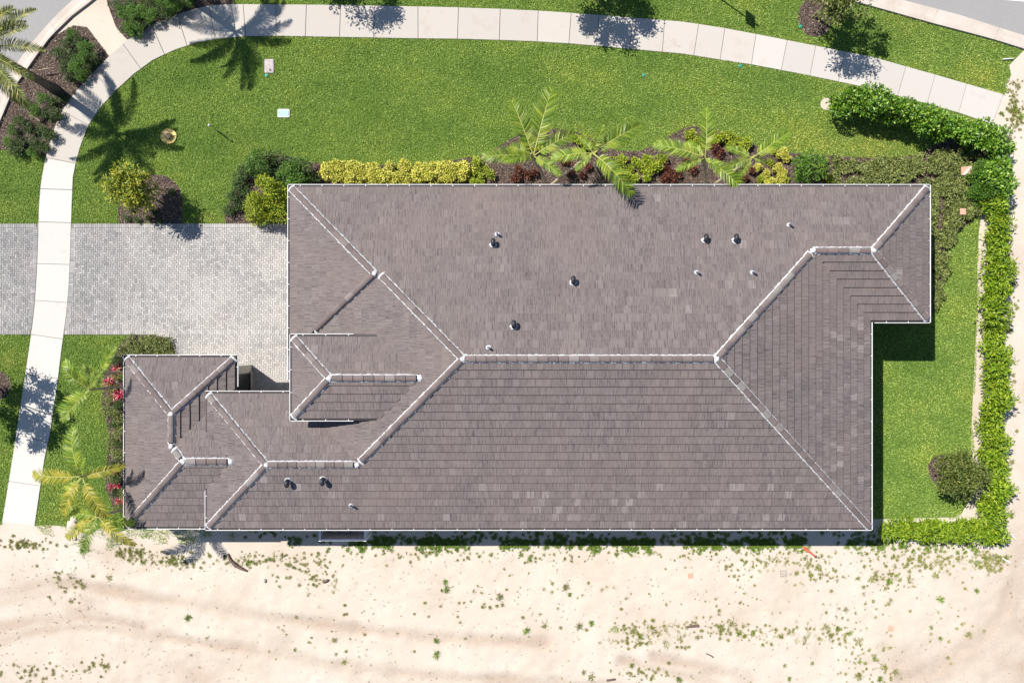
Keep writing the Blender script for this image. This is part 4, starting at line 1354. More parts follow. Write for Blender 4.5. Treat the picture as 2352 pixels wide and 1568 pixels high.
# ------------------------------------------------------------------ foliage generators
def leaf_arrays(C, D, Nn, ln, wd, fold=0.25):
    """C base points, D axis directions, Nn normals, ln/wd sizes -> V, F (folded rhombus leaves)"""
    m = len(C)
    D = D / np.linalg.norm(D, axis=1)[:, None]
    S = np.cross(Nn, D); S /= (np.linalg.norm(S, axis=1)[:, None] + 1e-9)
    U = np.cross(D, S)
    mid = C + D * (ln * 0.45)[:, None] - U * (wd * fold)[:, None] * 0
    tip = C + D * ln[:, None] - U * (ln * 0.12)[:, None]
    l = mid + S * (wd * 0.5)[:, None] + U * (wd * fold)[:, None]
    r = mid - S * (wd * 0.5)[:, None] + U * (wd * fold)[:, None]
    V = np.stack([C, l, tip, r], 1).reshape(-1, 3)
    i = np.arange(m) * 4
    F = np.concatenate([np.stack([i, i + 2, i + 1], 1), np.stack([i, i + 3, i + 2], 1)])
    return V, F


def cloud_mesh(name, mat, n, rx, ry, rz, cz, leaf, lumps=9, seed=0, aspect=0.55, flat=0.5, lump_r=0.45, shell=0.5):
    """foliage mass: leaves clustered on lumps inside an ellipsoid centred at height cz"""
    r = np.random.default_rng(seed)
    lc = r.normal(size=(lumps, 3)); lc /= np.linalg.norm(lc, axis=1)[:, None]
    lc *= (r.uniform(0.25, 1.0, lumps) ** 0.5)[:, None] * (1 - lump_r * 0.6)
    k = r.integers(0, lumps, n)
    d = r.normal(size=(n, 3)); d /= np.linalg.norm(d, axis=1)[:, None]
    d[:, 2] = np.where(d[:, 2] < -0.2, -d[:, 2] * 0.6, d[:, 2])
    rad = lump_r * r.uniform(shell, 1.0, n) * r.uniform(0.75, 1.3, lumps)[k]
    p = lc[k] + d * rad[:, None]
    p *= np.array([rx, ry, rz]); p[:, 2] += cz
    p[:, 2] = np.maximum(p[:, 2], 0.03)
    axis = d + r.normal(size=(n, 3)) * 0.6; axis[:, 2] *= (1 - flat); axis[:, 2] += 0.1
    nn = np.tile(np.array([0, 0, 1.0]), (n, 1)) + r.normal(size=(n, 3)) * 0.45 + d * 0.35
    V, F = leaf_arrays(p, axis, nn, leaf * r.uniform(0.7, 1.3, n), leaf * aspect * r.uniform(0.8, 1.2, n))
    return np_mesh(name, V, F, mat)


def stem_mesh(h, r, n=5, spread=0.3, seed=0, mat=None):
    rs = random.Random(seed); mb = MB()
    for k in range(n):
        a = rs.uniform(0, 6.28); s = spread * rs.uniform(0.3, 1)
        mb.tube([(0.03 * math.cos(a), 0.03 * math.sin(a), -0.01), (s * .5 * math.cos(a), s * .5 * math.sin(a), h * .5), (s * math.cos(a), s * math.sin(a), h)], [r, r * .8, r * .4], 5)
    return mb.mesh('stems', mat or M['bark'], attrs=False)


def shrub(name, fol, stem, loc, sc, label, cat, group, rz=None):
    o = empty(name, (loc[0], loc[1], 0.0), label, cat, group)
    rz = random.uniform(0, 6.28) if rz is None else rz
    sx, sy, sz = sc if isinstance(sc, tuple) else (sc, sc, sc)
    o.rotation_euler = (0, 0, rz); o.scale = (sx, sy, sz)
    mobj('foliage', fol, o); mobj('stems', stem, o)
    return o


STEM_S = [stem_mesh(0.3, 0.012, 5, 0.15, k) for k in range(2)]
STEM_M = [stem_mesh(0.6, 0.02, 6, 0.3, k + 5) for k in range(2)]

# ---- tall clusia hedge along the sidewalk end
HEDGE_A = [cloud_mesh('foliage', M['hedge'], 950, 0.62, 0.62, 0.62, 0.72, 0.115, 14, 20 + k, 0.62, 0.4, 0.42, 0.55) for k in range(4)]
line = [(1928, 246), (1962, 240), (1996, 250), (2030, 258), (2064, 266), (2098, 276), (2132, 287), (2166, 297), (2200, 306), (2234, 315), (2268, 322), (2290, 340), (2285, 372), (2275, 405), (2290, 430)]
for k, (px, py) in enumerate(line):
    p = P(px, py, 0.6)
    s = 1.12 + random.uniform(-.08, .12)
    tall = 1.0 + 0.25 * (k < 6)
    shrub('hedge_shrub', HEDGE_A[k % 4], STEM_M[k % 2], p, (s, s, s * tall), 'tall glossy hedge shrub beside the small bare sandy ring' if k == 0 else 'glossy hedge shrub where the tall hedge turns away from the sidewalk' if k == 11 else 'glossy hedge shrub at the inner end of the tall hedge by the ground cover' if k == 14 else 'tall glossy broad leaved hedge shrub in the hedge by the sidewalk end', 'hedge shrub', 'tall glossy hedge by the sidewalk end')
# ---- young hedge round the back yard
HEDGE_B = [cloud_mesh('foliage', M['hedge2'], 620, 0.50, 0.50, 0.5, 0.5, 0.13, 10, 40 + k, 0.40, 0.3, 0.5, 0.35) for k in range(4)]
ys = 470
k = 0
while ys < 1210:
    px = 2286 - (ys - 470) * 0.017 + random.uniform(-9, 9)
    p = P(px, ys, 0.5); s = random.uniform(1.05, 1.4)
    shrub('hedge_shrub', HEDGE_B[k % 4], STEM_M[k % 2], p, (s, s, s * random.uniform(.9, 1.2)), 'young yellow green hedge shrub in the row beside the back yard sand', 'hedge shrub', 'young hedge row beside the back yard')
    ys += 25; k += 1
for j in range(13):
    px = 2042 + j * 20.5; py = 1216 + random.uniform(-5, 5)
    p = P(px, py, 0.5); s = random.uniform(1.0, 1.25)
    shrub('hedge_shrub', HEDGE_B[j % 4], STEM_M[j % 2], p, s, 'young yellow green hedge shrub in the row along the end of the back yard', 'hedge shrub', 'young hedge row along the end of the yard')
# ---- clipped gold hedge under the garage eave
YEL = [cloud_mesh('foliage', M['yellow_shrub'], 900, 0.38, 0.36, 0.30, 0.34, 0.075, 12, 60 + k, 0.7, 0.5, 0.42, 0.6) for k in range(3)]
for k in range(19):
    px = 752 + k * 17.2
    rows = [(px, 404 + random.uniform(-4, 4))]
    if k % 2 == 0 or k in (1, 3, 13, 15, 17): rows.append((px + 4, 386 + random.uniform(-3, 4)))
    if k in (9, 11): rows = [(px, 410)]
    for (x, y) in rows:
        shrub('gold_shrub', YEL[k % 3], STEM_S[k % 2], P(x, y, .4), random.uniform(.85, 1.1), ('bright yellow leaved shrub in the gold row right under the roof edge' if y > 396 else 'bright yellow leaved shrub in the gold row along the lawn edge'), 'shrub', ('gold shrubs under the roof edge' if y > 396 else 'gold shrubs along the lawn edge'))
# ---- small lime bushes between the palms
LIME = [cloud_mesh('foliage', M['lime_shrub'], 420, 0.27, 0.27, 0.24, 0.25, 0.085, 9, 80 + k, 0.55, 0.4, 0.45, 0.4) for k in range(3)]
lime = [(1097, 373), (1113, 388), (1093, 392), (1103, 405), (1128, 402), (1104, 417), (1086, 417), (1203, 330), (1214, 318), (1180, 345), (1230, 338), (1336, 322), (1352, 335), (1320, 315),
        (1410, 375), (1429, 366), (1444, 390), (1462, 372), (1416, 393), (1476, 385), (1488, 366), (1495, 384), (1510, 380), (1485, 404), (1460, 412), (1445, 404), (1520, 366),
        (1585, 310), (1600, 322), (1640, 305), (1655, 318), (1672, 312), (1690, 322), (1678, 335), (1715, 330), (1585, 330), (1700, 338), (1643, 322)]
for k, (x, y) in enumerate(lime):
    shrub('lime_bush', LIME[k % 3], STEM_S[k % 2], P(x, y, .25), random.uniform(.75, 1.15), *(('small lime green bush beside the end of the gold shrub row', 'shrub', 'lime bushes beside the gold row') if x < 1140 else ('small lime green bush under the fronds of the sideways leaning palms', 'shrub', 'lime bushes under the leaning palms') if x < 1400 else ('small lime green bush in the mulch between the two palm clumps', 'shrub', 'lime bushes between the palm clumps') if x < 1540 else ('small lime green bush round the upright palm with the stubby trunk', 'shrub', 'lime bushes round the upright palm')))
gold2 = [(1778, 348), (1795, 352), (1808, 362), (1770, 372), (1785, 385), (1760, 398), (1748, 412), (1795, 398), (1742, 385), (1808, 412), (1790, 414), (1768, 416), (1895, 372), (1888, 388), (1900, 405), (1908, 412)]
for k, (x, y) in enumerate(gold2):
    shrub('gold_bush', LIME[k % 3] if k % 3 == 0 else YEL[k % 3], STEM_S[k % 2], P(x, y, .25), random.uniform(.55, .78), 'loose yellow green bush beside the round green shrub', 'shrub', 'loose gold bushes by the round shrub')
COP = [cloud_mesh('foliage', M['copper_shrub'], 330, 0.27, 0.27, 0.2, 0.2, 0.095, 8, 90 + k, 0.5, 0.4, 0.5, 0.2) for k in range(2)]
cop = [(1190, 392), (1210, 403), (1185, 408), (1232, 395), (1300, 372), (1318, 380), (1310, 398), (1340, 400), (1352, 385), (1285, 362), (1540, 392), (1555, 402), (1525, 408), (1562, 384), (1545, 412),
       (1578, 372), (1590, 388), (1530, 378), (1642, 338), (1658, 345), (1650, 355), (1690, 398), (1710, 408), (1725, 390)]
for k, (x, y) in enumerate(cop):
    shrub('copper_plant', COP[k % 2], STEM_S[k % 2], P(x, y, .2), random.uniform(.65, 1.0), *(('dark copper red leaved plant below the sideways leaning palms', 'plant', 'copper plants below the leaning palms') if x < 1400 else ('dark copper red leaved plant beside the upright stubby palm', 'plant', 'copper plants beside the upright palm')))
# ---- shrubs at the garage corner
GRN = [cloud_mesh('foliage', M['green_shrub'], 1500, 0.80, 0.80, 0.75, 0.75, 0.10, 16, 100 + k, 0.5, 0.4, 0.4, 0.5) for k in range(3)]
LIMB = [cloud_mesh('foliage', M['lime_shrub'], 1300, 0.75, 0.75, 0.65, 0.7, 0.12, 14, 110 + k, 0.5, 0.4, 0.42, 0.4) for k in range(3)]
DRK = [cloud_mesh('foliage', M['dark_shrub'], 900, 0.55, 0.55, 0.4, 0.38, 0.09, 12, 120 + k, 0.45, 0.4, 0.45, 0.3) for k in range(4)]
for k, (x, y, s, z) in enumerate([(600, 478, .95, 1.3), (632, 455, .9, 1.4), (588, 494, .75, 1.1), (640, 488, .85, 1.2), (615, 430, .85, 1.5), (580, 462, .7, 1.2)]):
    shrub('garage_corner_shrub', LIMB[k % 3], STEM_M[k % 2], P(x, y, .7 * z), (s, s, s * z), 'large lime green shrub crowded at the garage corner above the driveway', 'shrub', 'lime shrubs at the garage corner')
for k, (x, y, s) in enumerate([(622, 368, 1.0), (600, 380, .9), (655, 380, 1.0), (690, 395, .9), (712, 405, .8), (668, 408, .9), (640, 400, .9)]):
    shrub('dark_green_shrub', GRN[k % 3] if k % 2 else DRK[k % 4], STEM_M[k % 2], P(x, y, .5), s, 'dark green shrub between the garage corner and the gold row', 'shrub', 'dark shrubs beside the gold row')
for k, (x, y, s) in enumerate([(548, 420, .8), (535, 450, .75), (528, 482, .7), (565, 392, .85), (560, 440, .7), (585, 372, .8), (550, 470, .65)]):
    shrub('edge_shrub', DRK[k % 4], STEM_M[k % 2], P(x, y, .3), s, 'loose dark shrub on the mulch edge between lawn and garage shrubs', 'shrub', 'loose shrubs on the lawn edge of the corner bed')
for k, (x, y, s) in enumerate([(2243, 398, .8), (2262, 428, .9), (2268, 458, .8), (2240, 440, .6)]):
    shrub('hedge_corner_shrub', GRN[k % 3], STEM_M[k % 2], P(x, y, .5), s, 'fine leaved dark green shrub between the ground cover and the hedge corner', 'shrub', 'dark shrubs inside the hedge corner')
g = shrub('round_shrub', GRN[0], STEM_M[0], P(1853, 388, .6), (1.12, 1.12, 1.1), 'dense rounded dark green shrub standing against the roof edge', 'shrub', None)
# ---- shrubs in the beds outside the sidewalk
pal = [(165, 78), (150, 100), (180, 100), (200, 115), (130, 118), (160, 125), (190, 135), (208, 135), (145, 150), (172, 155), (195, 155), (165, 178), (185, 172)]
for k, (x, y) in enumerate(pal):
    shrub('dark_bed_shrub', DRK[k % 4] if k % 3 else GRN[k % 3], STEM_M[k % 2], P(x, y, .4), random.uniform(.62, .85) if k % 3 else random.uniform(.42, .55), 'low dark green shrub massed in the bed beside the date palm and curb', 'shrub', 'dark shrubs beside the date palm')
pal2 = [(95, 225), (118, 232), (140, 225), (60, 240), (80, 255), (105, 262), (125, 265), (45, 275), (28, 300), (65, 290), (92, 295), (110, 310), (20, 325), (50, 325), (78, 330), (100, 340), (75, 350), (30, 345)]
for k, (x, y) in enumerate(pal2):
    shrub('dark_bed_shrub', DRK[k % 4] if k % 4 else GRN[k % 3], STEM_M[k % 2], P(x, y, .35), random.uniform(.55, .8) if k % 4 else random.uniform(.35, .5), 'low dark green shrub massed below the date palm trunk along the sidewalk', 'shrub', 'dark shrubs below the date palm trunk')
top = [(268, 12), (285, 30), (300, 8), (315, 28), (335, 12), (300, 50), (320, 55), (345, 38), (362, 18), (385, 8), (290, 65), (310, 72), (375, 30), (400, 20), (340, -10), (370, -8), (410, 2), (430, -2)]
for k, (x, y) in enumerate(top):
    shrub('dark_bed_shrub', GRN[k % 3] if k % 2 else DRK[k % 4], STEM_M[k % 2], P(x, y, .4), random.uniform(.45, .6) if k % 2 else random.uniform(.65, .85), 'dark green shrub massed in the bed outside the sidewalk bend', 'shrub', 'dark shrubs outside the sidewalk bend')
# ---- front bed ground shrubs and the corner bed by the driveway
COV = [cloud_mesh('foliage', M['cover'], 420, 0.40, 0.40, 0.24, 0.2, 0.075, 10, 140 + k, 0.45, 0.4, 0.45, 0.3) for k in range(3)]
cor = [(300, 782), (320, 790), (340, 782), (362, 782), (380, 792), (388, 806), (365, 802), (345, 800), (300, 800), (322, 806), (280, 800)]
for k, (x, y) in enumerate(cor):
    shrub('corner_shrub', COV[k % 3], STEM_S[k % 2], P(x, y, .2), random.uniform(.8, 1.05), 'low olive shrub in the rounded bed corner beside the driveway', 'shrub', 'low shrubs in the rounded driveway bed')
fr = [(265, 828), (268, 862), (252, 890), (272, 930), (265, 950), (278, 965), (262, 975), (272, 995), (258, 1015), (276, 1020), (265, 1040), (280, 1045), (262, 1065), (276, 1072), (258, 1095), (270, 1100), (282, 1135), (272, 1165), (262, 1130), (250, 920), (247, 945)]
for k, (x, y) in enumerate(fr):
    shrub('front_bed_shrub', COV[k % 3] if k % 3 else DRK[k % 4], STEM_S[k % 2], P(x, y, .2), random.uniform(.75, 1.0) if k % 3 else .5, 'low olive green shrub against the front wing under its gutter', 'shrub', 'low shrubs along the front wing')
# ---- shrubs under the small gold tree
for k, (x, y) in enumerate([(290, 500), (315, 505), (340, 500), (365, 508), (300, 480), (350, 485), (395, 440)]):
    shrub('tree_bed_shrub', DRK[k % 4], STEM_S[k % 2], P(x, y, .2), random.uniform(.3, .45), 'tiny dark shrub on the mulch under the gold green tree', 'shrub', 'tiny shrubs under the gold green tree')


# ---- spreading ground cover at the north-east corner
def build_cover():
    n = 75000
    poly = [P2(*p) for p in [(1905, 362), (2037, 366), (2111, 357), (2145, 345), (2205, 345), (2260, 380), (2285, 470), (2251, 488), (2188, 542), (2168, 579), (2170, 631), (2157, 685), (2140, 716), (2030, 716), (2030, 480), (1905, 480)]]
    xs = [p[0] for p in poly]; yy = [p[1] for p in poly]
    pts = np.stack([rng.uniform(min(xs), max(xs), n), rng.uniform(min(yy), max(yy), n)], 1)
    k = pip(pts + np.stack([(vnoise(pts[:, 0], pts[:, 1], .4) - .5) * .5, (vnoise(pts[:, 0] + 9, pts[:, 1], .4) - .5) * .5], 1), poly)
    k &= ~((pts[:, 0] < 17.16) & (pts[:, 1] < 6.12)) & (vnoise(pts[:, 0], pts[:, 1], .35) > 0.2)
    pts = pts[k]; m = len(pts)
    h = 0.05 + 0.38 * vnoise(pts[:, 0], pts[:, 1], .33) * rng.uniform(0.4, 1, m)
    C = np.stack([pts[:, 0], pts[:, 1], h], 1)
    D = rng.normal(size=(m, 3)); D[:, 2] = np.abs(D[:, 2]) * .5
    Nn = np.tile(np.array([0, 0, 1.0]), (m, 1)) + rng.normal(size=(m, 3)) * .4
    V, F = leaf_arrays(C, D, Nn, rng.uniform(.08, .15, m), rng.uniform(.035, .06, m))
    tag(mobj('ground_cover', np_mesh('ground_cover', V, F, M['cover'])), 'spreading olive green ground cover at the hedge corner of the house', 'ground cover', kind='stuff')


build_cover()


# ---- bromeliads
def rosette_mesh(seed, n=22, ln=0.3, mat=None):
    r = np.random.default_rng(seed); V = []; F = []
    for k in range(n):
        a = k * 2.4 + r.uniform(-.2, .2); e = 1.25 - 1.0 * k / n; L = ln * r.uniform(.8, 1.15) * (0.7 + .3 * (1 - k / n))
        w = 0.028
        d = np.array([math.cos(a), math.sin(a)]); s = np.array([-d[1], d[0]])
        prev = None; rad = 0.02; z = 0.05
        for q in range(4):
            wd = w * (1.0, 1.15, .85, .08)[q]
            i = len(V); V += [(d[0] * rad + s[0] * wd, d[1] * rad + s[1] * wd, z), (d[0] * rad - s[0] * wd, d[1] * rad - s[1] * wd, z)]
            if q: F.append((i - 2, i - 1, i + 1, i))
            ee = e - q * .45
            rad += L / 3 * math.cos(ee); z += L / 3 * math.sin(ee)
    return np_mesh('leaves', V, F, mat)


ROS = [rosette_mesh(k, 24, .34, M['red_bract']) for k in range(2)]
for k, (x, y) in enumerate([(272, 845), (270, 862), (252, 878), (260, 890), (264, 910), (278, 905), (262, 1118), (272, 1112), (278, 1150), (262, 1078)]):
    b = empty('bromeliad', P(x, y, 0), 'red bromeliad rosette in the bed against the front wing', 'bromeliad', 'red bromeliads along the front wing')
    b.rotation_euler = (0, 0, random.uniform(0, 6)); s = random.uniform(.85, 1.15); b.scale = (s, s, s)
    mobj('leaves', ROS[k % 2], b); mobj('stems', STEM_S[0], b, scale=(.3, .3, .3))


# ------------------------------------------------------------------ palms
def frond_mesh(seed, L=2.1, n=46, leaf=0.42, wid=0.034, droop=0.55, vee=0.35, mat=None, hang=0.5, stalk=0.14):
    """feather frond along +x that arches down; returns (leaflet mesh, rachis mesh)"""
    r = np.random.default_rng(seed)
    def pos(t):
        s = t * L; ang = 0.0
        # integrate a steadily bending curve
        a = droop * 2 * t
        return np.array([L * (math.sin(a) / (droop * 2) if droop > 1e-3 else t), 0.0, L * ((math.cos(a) - 1) / (droop * 2) if droop > 1e-3 else 0)])
    V = []; F = []
    for side in (-1, 1):
        for k in range(n):
            t = stalk + (1 - stalk) * (k + .5) / n
            p = pos(t); d = pos(min(1, t + .01)) - pos(max(0, t - .01)); d /= np.linalg.norm(d)
            prof = math.sin(math.pi * min(1, (t - stalk) / (1 - stalk) * .86 + .12)) ** .55
            ll = leaf * prof * r.uniform(.85, 1.1); sweep = 0.32 + 0.55 * t + r.uniform(-.08, .08)
            up = np.array([-d[2], 0, d[0]])
            out = np.array([0, side, 0]) * math.cos(sweep) + d * math.sin(sweep)
            out = out * math.cos(vee) + up * math.sin(vee) * r.uniform(.5, 1.3)
            out /= np.linalg.norm(out)
            w = np.cross(out, up); w = d * 0.8 + up * r.uniform(-.5, .5); w -= out * np.dot(w, out); w /= np.linalg.norm(w)
            m1 = p + out * ll * .5; tip = p + out * ll * .97 + np.array([0, 0, -hang * ll * r.uniform(.3, .8)])
            i = len(V)
            V += [p - w * wid * .35, p + w * wid * .35, m1 + w * wid * .5, m1 - w * wid * .5, tip]
            F += [(i, i + 1, i + 2), (i, i + 2, i + 3), (i + 3, i + 2, i + 4)]
    lm = np_mesh('leaflets', V, F, mat)
    mb = MB(); mb.tube([tuple(pos(t)) for t in np.linspace(0, 1, 8)], list(np.linspace(.026, .006, 8)), 5)
    return lm, mb.mesh('rachis', M['rachis'], attrs=False)


FR = [frond_mesh(k, 2.1, 50, .50, .036, .42 + .12 * k, .25, M['palm'], .35) for k in range(3)]
FR_Y = [frond_mesh(7 + k, 2.1, 50, .40, .036, .5, .25, M['palm_dry'], .4) for k in range(2)]
FR_D = [frond_mesh(20 + k, 2.3, 74, .38, .024, .40 + .16 * k, .40, M['date'], .15) for k in range(3)]


def palm(name, base, crown, fronds, label, group=None, trunk_r=0.075, kinds=FR, trunk_mat='trunk', rings=True, extra=None):
    o = empty(name, (base[0], base[1], 0), label, 'palm', group)
    b = Vector((0, 0, -0.02)); c = Vector(crown) - o.location
    path = []
    for t in np.linspace(0, 1, 9):
        e = t ** 1.35
        path.append((c.x * e, c.y * e, -0.02 + (c.z + .02) * t))
    mb = MB()
    rad = [trunk_r * (1.35 if k == 0 else 1.1 if k == 1 else 1.0 - .03 * k) for k in range(9)]
    if rings:
        pp, rr = [], []
        for k in range(8):
            for q in range(4):
                f = q / 4; pp.append(tuple(Vector(path[k]).lerp(Vector(path[k + 1]), f))); rr.append((rad[k] * (1 - f) + rad[k + 1] * f) * (1.06 if q == 0 else 1.0))
        pp.append(path[8]); rr.append(rad[8])
        mb.tube(pp, rr, 9)
    else: mb.tube(path, rad, 10)
    mb.obj('trunk', M[trunk_mat], o, attrs=False)
    if rings:
        sh = MB(); d = (Vector(path[8]) - Vector(path[7])).normalized()
        sh.tube([tuple(c - d * .08), tuple(c + d * .12), tuple(c + d * .42)], [trunk_r * 1.15, trunk_r * 1.0, trunk_r * .35], 9)
        sh.obj('crownshaft', M['rachis'], o, attrs=False)
    for k, (az, ln, pitch) in enumerate(fronds):
        kk = kinds[k % len(kinds)]
        lm, rm = kk
        if isinstance(az, str): lm, rm = FR_Y[k % 2]; az = float(az)
        s = ln / 2.1
        f = mobj('frond', lm, o, c + Vector((0, 0, .2)), (0, -math.radians(pitch), math.radians(az)), (s, s, s))
        f.rotation_mode = 'XYZ'
        mobj('rachis', rm, f)
    return o


# leaning palms along the garden side
B1 = (1.69, 7.22, 0)
palm('palm', B1, P(1225, 362, 3.7), [(112, 2.5, 30), (75, 3.0, 32), (30, 2.2, 30), (180, 2.2, 22), (-38, 1.5, 45), (150, 1.5, 5), (200, 1.6, 60)], 'feather palm with two fronds reaching over the lawn, beside the longer leaning trunk', trunk_r=.08)
palm('palm', (B1[0] + .12, B1[1] + .08, 0), P(1360, 355, 4.5), [(30, 2.3, 26), (183, 1.8, 15), (-46, 2.5, 34), (70, 1.2, 55), (225, 1.0, 25), (120, 1.0, 10)], 'palm with pale ringed trunk leaning far sideways, one frond over the roof', trunk_r=.08)
B3 = (9.08, 7.2, 0)
palm('palm', B3, P(1616, 366, 3.3), [(90, 2.1, 28), (162, 2.3, 20), (-50, .9, 55), (-40, 2.1, 24), (200, 1.3, 10), (130, 1.3, 8)], 'upright palm with stubby tan trunk top among lime and copper plants', trunk_r=.085)
palm('palm', (B3[0] + .25, B3[1] + .05, 0), P(1724, 366, 3.2), [(35, 1.9, 28), (200, 1.3, 20), (235, 1.2, 18), (150, 1.2, 5), (-15, .8, 15)], 'smaller leaning palm beside the loose gold bushes', trunk_r=.075)
# palms in front of the front wing
palm('palm', P(330, 884, 0), P(216, 893, 3.9), [(135, 1.7, 20), (142, 1.4, 35), (217, 2.3, 18), (232, 1.7, 35), (60, 1.0, 30), (100, .9, 10)], 'front palm with broad green fronds above the red bromeliads', trunk_r=.06)
palm('palm', P(330, 852, 0), P(240, 856, 3.1), [(62, 1.3, 25), (200, 1.3, 10), (165, 1.2, 20), (240, 1.1, 5)], 'short front palm beside the rounded driveway bed', trunk_r=.06)
palm('palm', P(325, 1060, 0), P(196, 1092, 4.2), [('180', 2.6, 15), (109, 2.2, 18), ('239', 2.1, 16), ('-64', 2.3, 14), ('14', 1.7, 18), (70, 1.0, 60), (100, .9, 65), (225, 2.0, 5)], 'yellow green front palm with one frond reaching over the sidewalk', trunk_r=.06)
palm('palm', P(335, 1155, 0), P(232, 1182, 3.8), [('213', 2.1, 14), (244, 1.8, 18), ('-46', 2.0, 14), (172, 1.6, 12), ('200', 1.2, 5), (-20, 1.5, 12)], 'yellow green palm at the sand edge by the front wing corner', trunk_r=.06)
# date palms
dp = []
rs = random.Random(5)
for k in range(24):
    dp.append((k * 137.5 + rs.uniform(-10, 10), rs.uniform(2.25, 2.6), (60, 40, 22, 6)[k % 4] + rs.uniform(-6, 6)))
palm('date_palm', P(128, 206, 0), P(-28, 118, 4.2), dp, 'large date palm with thick trunk and dense feather crown over the curb', None, .20, FR_D, 'date_trunk', False)
palm('date_palm', (-16.0, 16.75, 0), (-16.0, 16.75, 4.2), [(a + 40, l, p) for a, l, p in dp], 'date palm rising behind the shrub bed outside the sidewalk bend', None, .20, FR_D, 'date_trunk', False)


# ------------------------------------------------------------------ trees
def tree(name, base, h, rx, rz, n, leaf, mat, label, seed, trunk_r=.06, lumps=26, lump_r=.3, limbs=7, shift=(0, 0), group=None, aspect=.5):
    rs = random.Random(seed)
    o = empty(name, (base[0], base[1], 0), label, 'tree', group)
    cz = h - rz
    mb = MB()
    top = (shift[0], shift[1], cz)
    mb.tube([(0, 0, -.03), (shift[0] * .2 + .02, shift[1] * .2, cz * .35), (shift[0] * .6, shift[1] * .6, cz * .7), (top[0], top[1], cz + rz * .3)], [trunk_r * 1.3, trunk_r, trunk_r * .85, trunk_r * .4], 9)
    mb.obj('trunk', M['bark'], o, attrs=False)
    br = MB()
    for k in range(limbs):
        a = k * 2.4 + rs.uniform(-.3, .3); z0 = cz * rs.uniform(.5, .8); rr = rx * rs.uniform(.6, .92); z1 = cz + rz * rs.uniform(-.3, .6)
        f = z0 / max(cz, .01)
        p0 = Vector((shift[0] * f * .8, shift[1] * f * .8, z0)); p2 = Vector((shift[0] + rr * math.cos(a), shift[1] + rr * math.sin(a), z1))
        p1 = p0.lerp(p2, .5) + Vector((0, 0, .12 * rz))
        br.tube([tuple(p0), tuple(p1), tuple(p2)], [trunk_r * .5, trunk_r * .33, .008], 6)
        for q in range(3):
            e = p1.lerp(p2, rs.uniform(.1, .9)) ; d = Vector((rs.uniform(-1, 1), rs.uniform(-1, 1), rs.uniform(-.2, .8))).normalized() * rx * .4
            br.tube([tuple(e), tuple(e + d)], [.014, .005], 5)
    br.obj('branches', M['bark'], o, attrs=False)
    cr = mobj('crown', cloud_mesh('crown', mat, n, rx, rx, rz, 0, leaf, lumps, seed, aspect, .35, lump_r, .05), o)
    return cr, o, (shift[0], shift[1], cz)


def place_crown(t):
    cr, o, c = t
    me = cr.data
    V = np.empty(len(me.vertices) * 3, dtype=np.float32); me.vertices.foreach_get('co', V)
    return cr


_cm = cloud_mesh


def cloud_free(name, mat, n, rx, ry, rz, cz, leaf, lumps, seed, aspect, flat, lump_r, shell):
    """crown without the ground clamp, leaves on twiggy lumps"""
    r = np.random.default_rng(seed)
    lc = r.normal(size=(lumps, 3)); lc /= np.linalg.norm(lc, axis=1)[:, None]
    lc *= (r.uniform(0.15, 1.0, lumps) ** 0.45)[:, None] * (1 - lump_r * 0.5)
    k = r.integers(0, lumps, n)
    d = r.normal(size=(n, 3)); d /= np.linalg.norm(d, axis=1)[:, None]
    rad = lump_r * r.uniform(shell, 1.0, n) * r.uniform(0.6, 1.3, lumps)[k]
    p = (lc[k] + d * rad[:, None]) * np.array([rx, ry, rz]); p[:, 2] += cz
    axis = d + r.normal(size=(n, 3)) * 0.8; axis[:, 2] = axis[:, 2] * .6
    nn = np.tile(np.array([0, 0, 1.0]), (n, 1)) + r.normal(size=(n, 3)) * .6
    V, F = leaf_arrays(p, axis, nn, leaf * r.uniform(.7, 1.3, n), leaf * aspect * r.uniform(.8, 1.2, n))
    return np_mesh(name, V, F, mat)


def tree2(name, base, h, rx, rz, n, leaf, mat, label, seed, **kw):
    global cloud_mesh
    save = cloud_mesh
    kwc = dict(kw)
    sh = kw.get('shift', (0, 0))
    cloud_mesh = lambda nm, mt, nn, a, b, c, z, lf, lu, sd, asp, fl, lr, shl: cloud_free(nm, mt, nn, a, b, c, 0, lf, lu, sd, asp, fl, lr, shl)
    cr, o, c = tree(name, base, h, rx, rz, n, leaf, mat, label, seed, **kw)
    cloud_mesh = save
    cr.location = c
    return o


tree2('tree', P(365, 462, 0), 2.9, 1.25, .9, 4200, .13, M['gold_tree'], 'small gold green tree over the mulch bed beside the driveway', 301, trunk_r=.045, lumps=30, lump_r=.32, shift=(-.25, .2))
tree2('street_tree', P(1868, 38, 0), 3.9, 1.7, 1.2, 4600, .13, M['oak'], 'sparse street tree in a mulch ring on the verge', 302, trunk_r=.06, lumps=34, lump_r=.26, shift=(.15, .0), group=None)
tree2('street_tree', P(748, -92, 0) + Vector((0, 0, 0)), 4.2, 2.1, 1.3, 7500, .14, M['oak'], 'street tree outside the sidewalk nearest the shrub bed bend', 303, trunk_r=.06, lumps=34, lump_r=.26)
tree2('street_tree', P(1335, -30, 0), 4.0, 1.9, 1.25, 7000, .14, M['oak'], 'street tree outside the middle of the curved sidewalk', 304, trunk_r=.06, lumps=34, lump_r=.27)
tree2('street_tree', P(-10, 886, 0), 4.0, 1.9, 1.25, 6500, .14, M['oak'], 'street tree in a mulch ring outside the lower sidewalk', 305, trunk_r=.06, lumps=36, lump_r=.24)
tree2('tree', P(2152, 1078, 0), 2.6, 1.2, .85, 7000, .11, M['olive_tree'], 'round olive green tree in the back yard beside the young hedge', 306, trunk_r=.05, lumps=34, lump_r=.36)
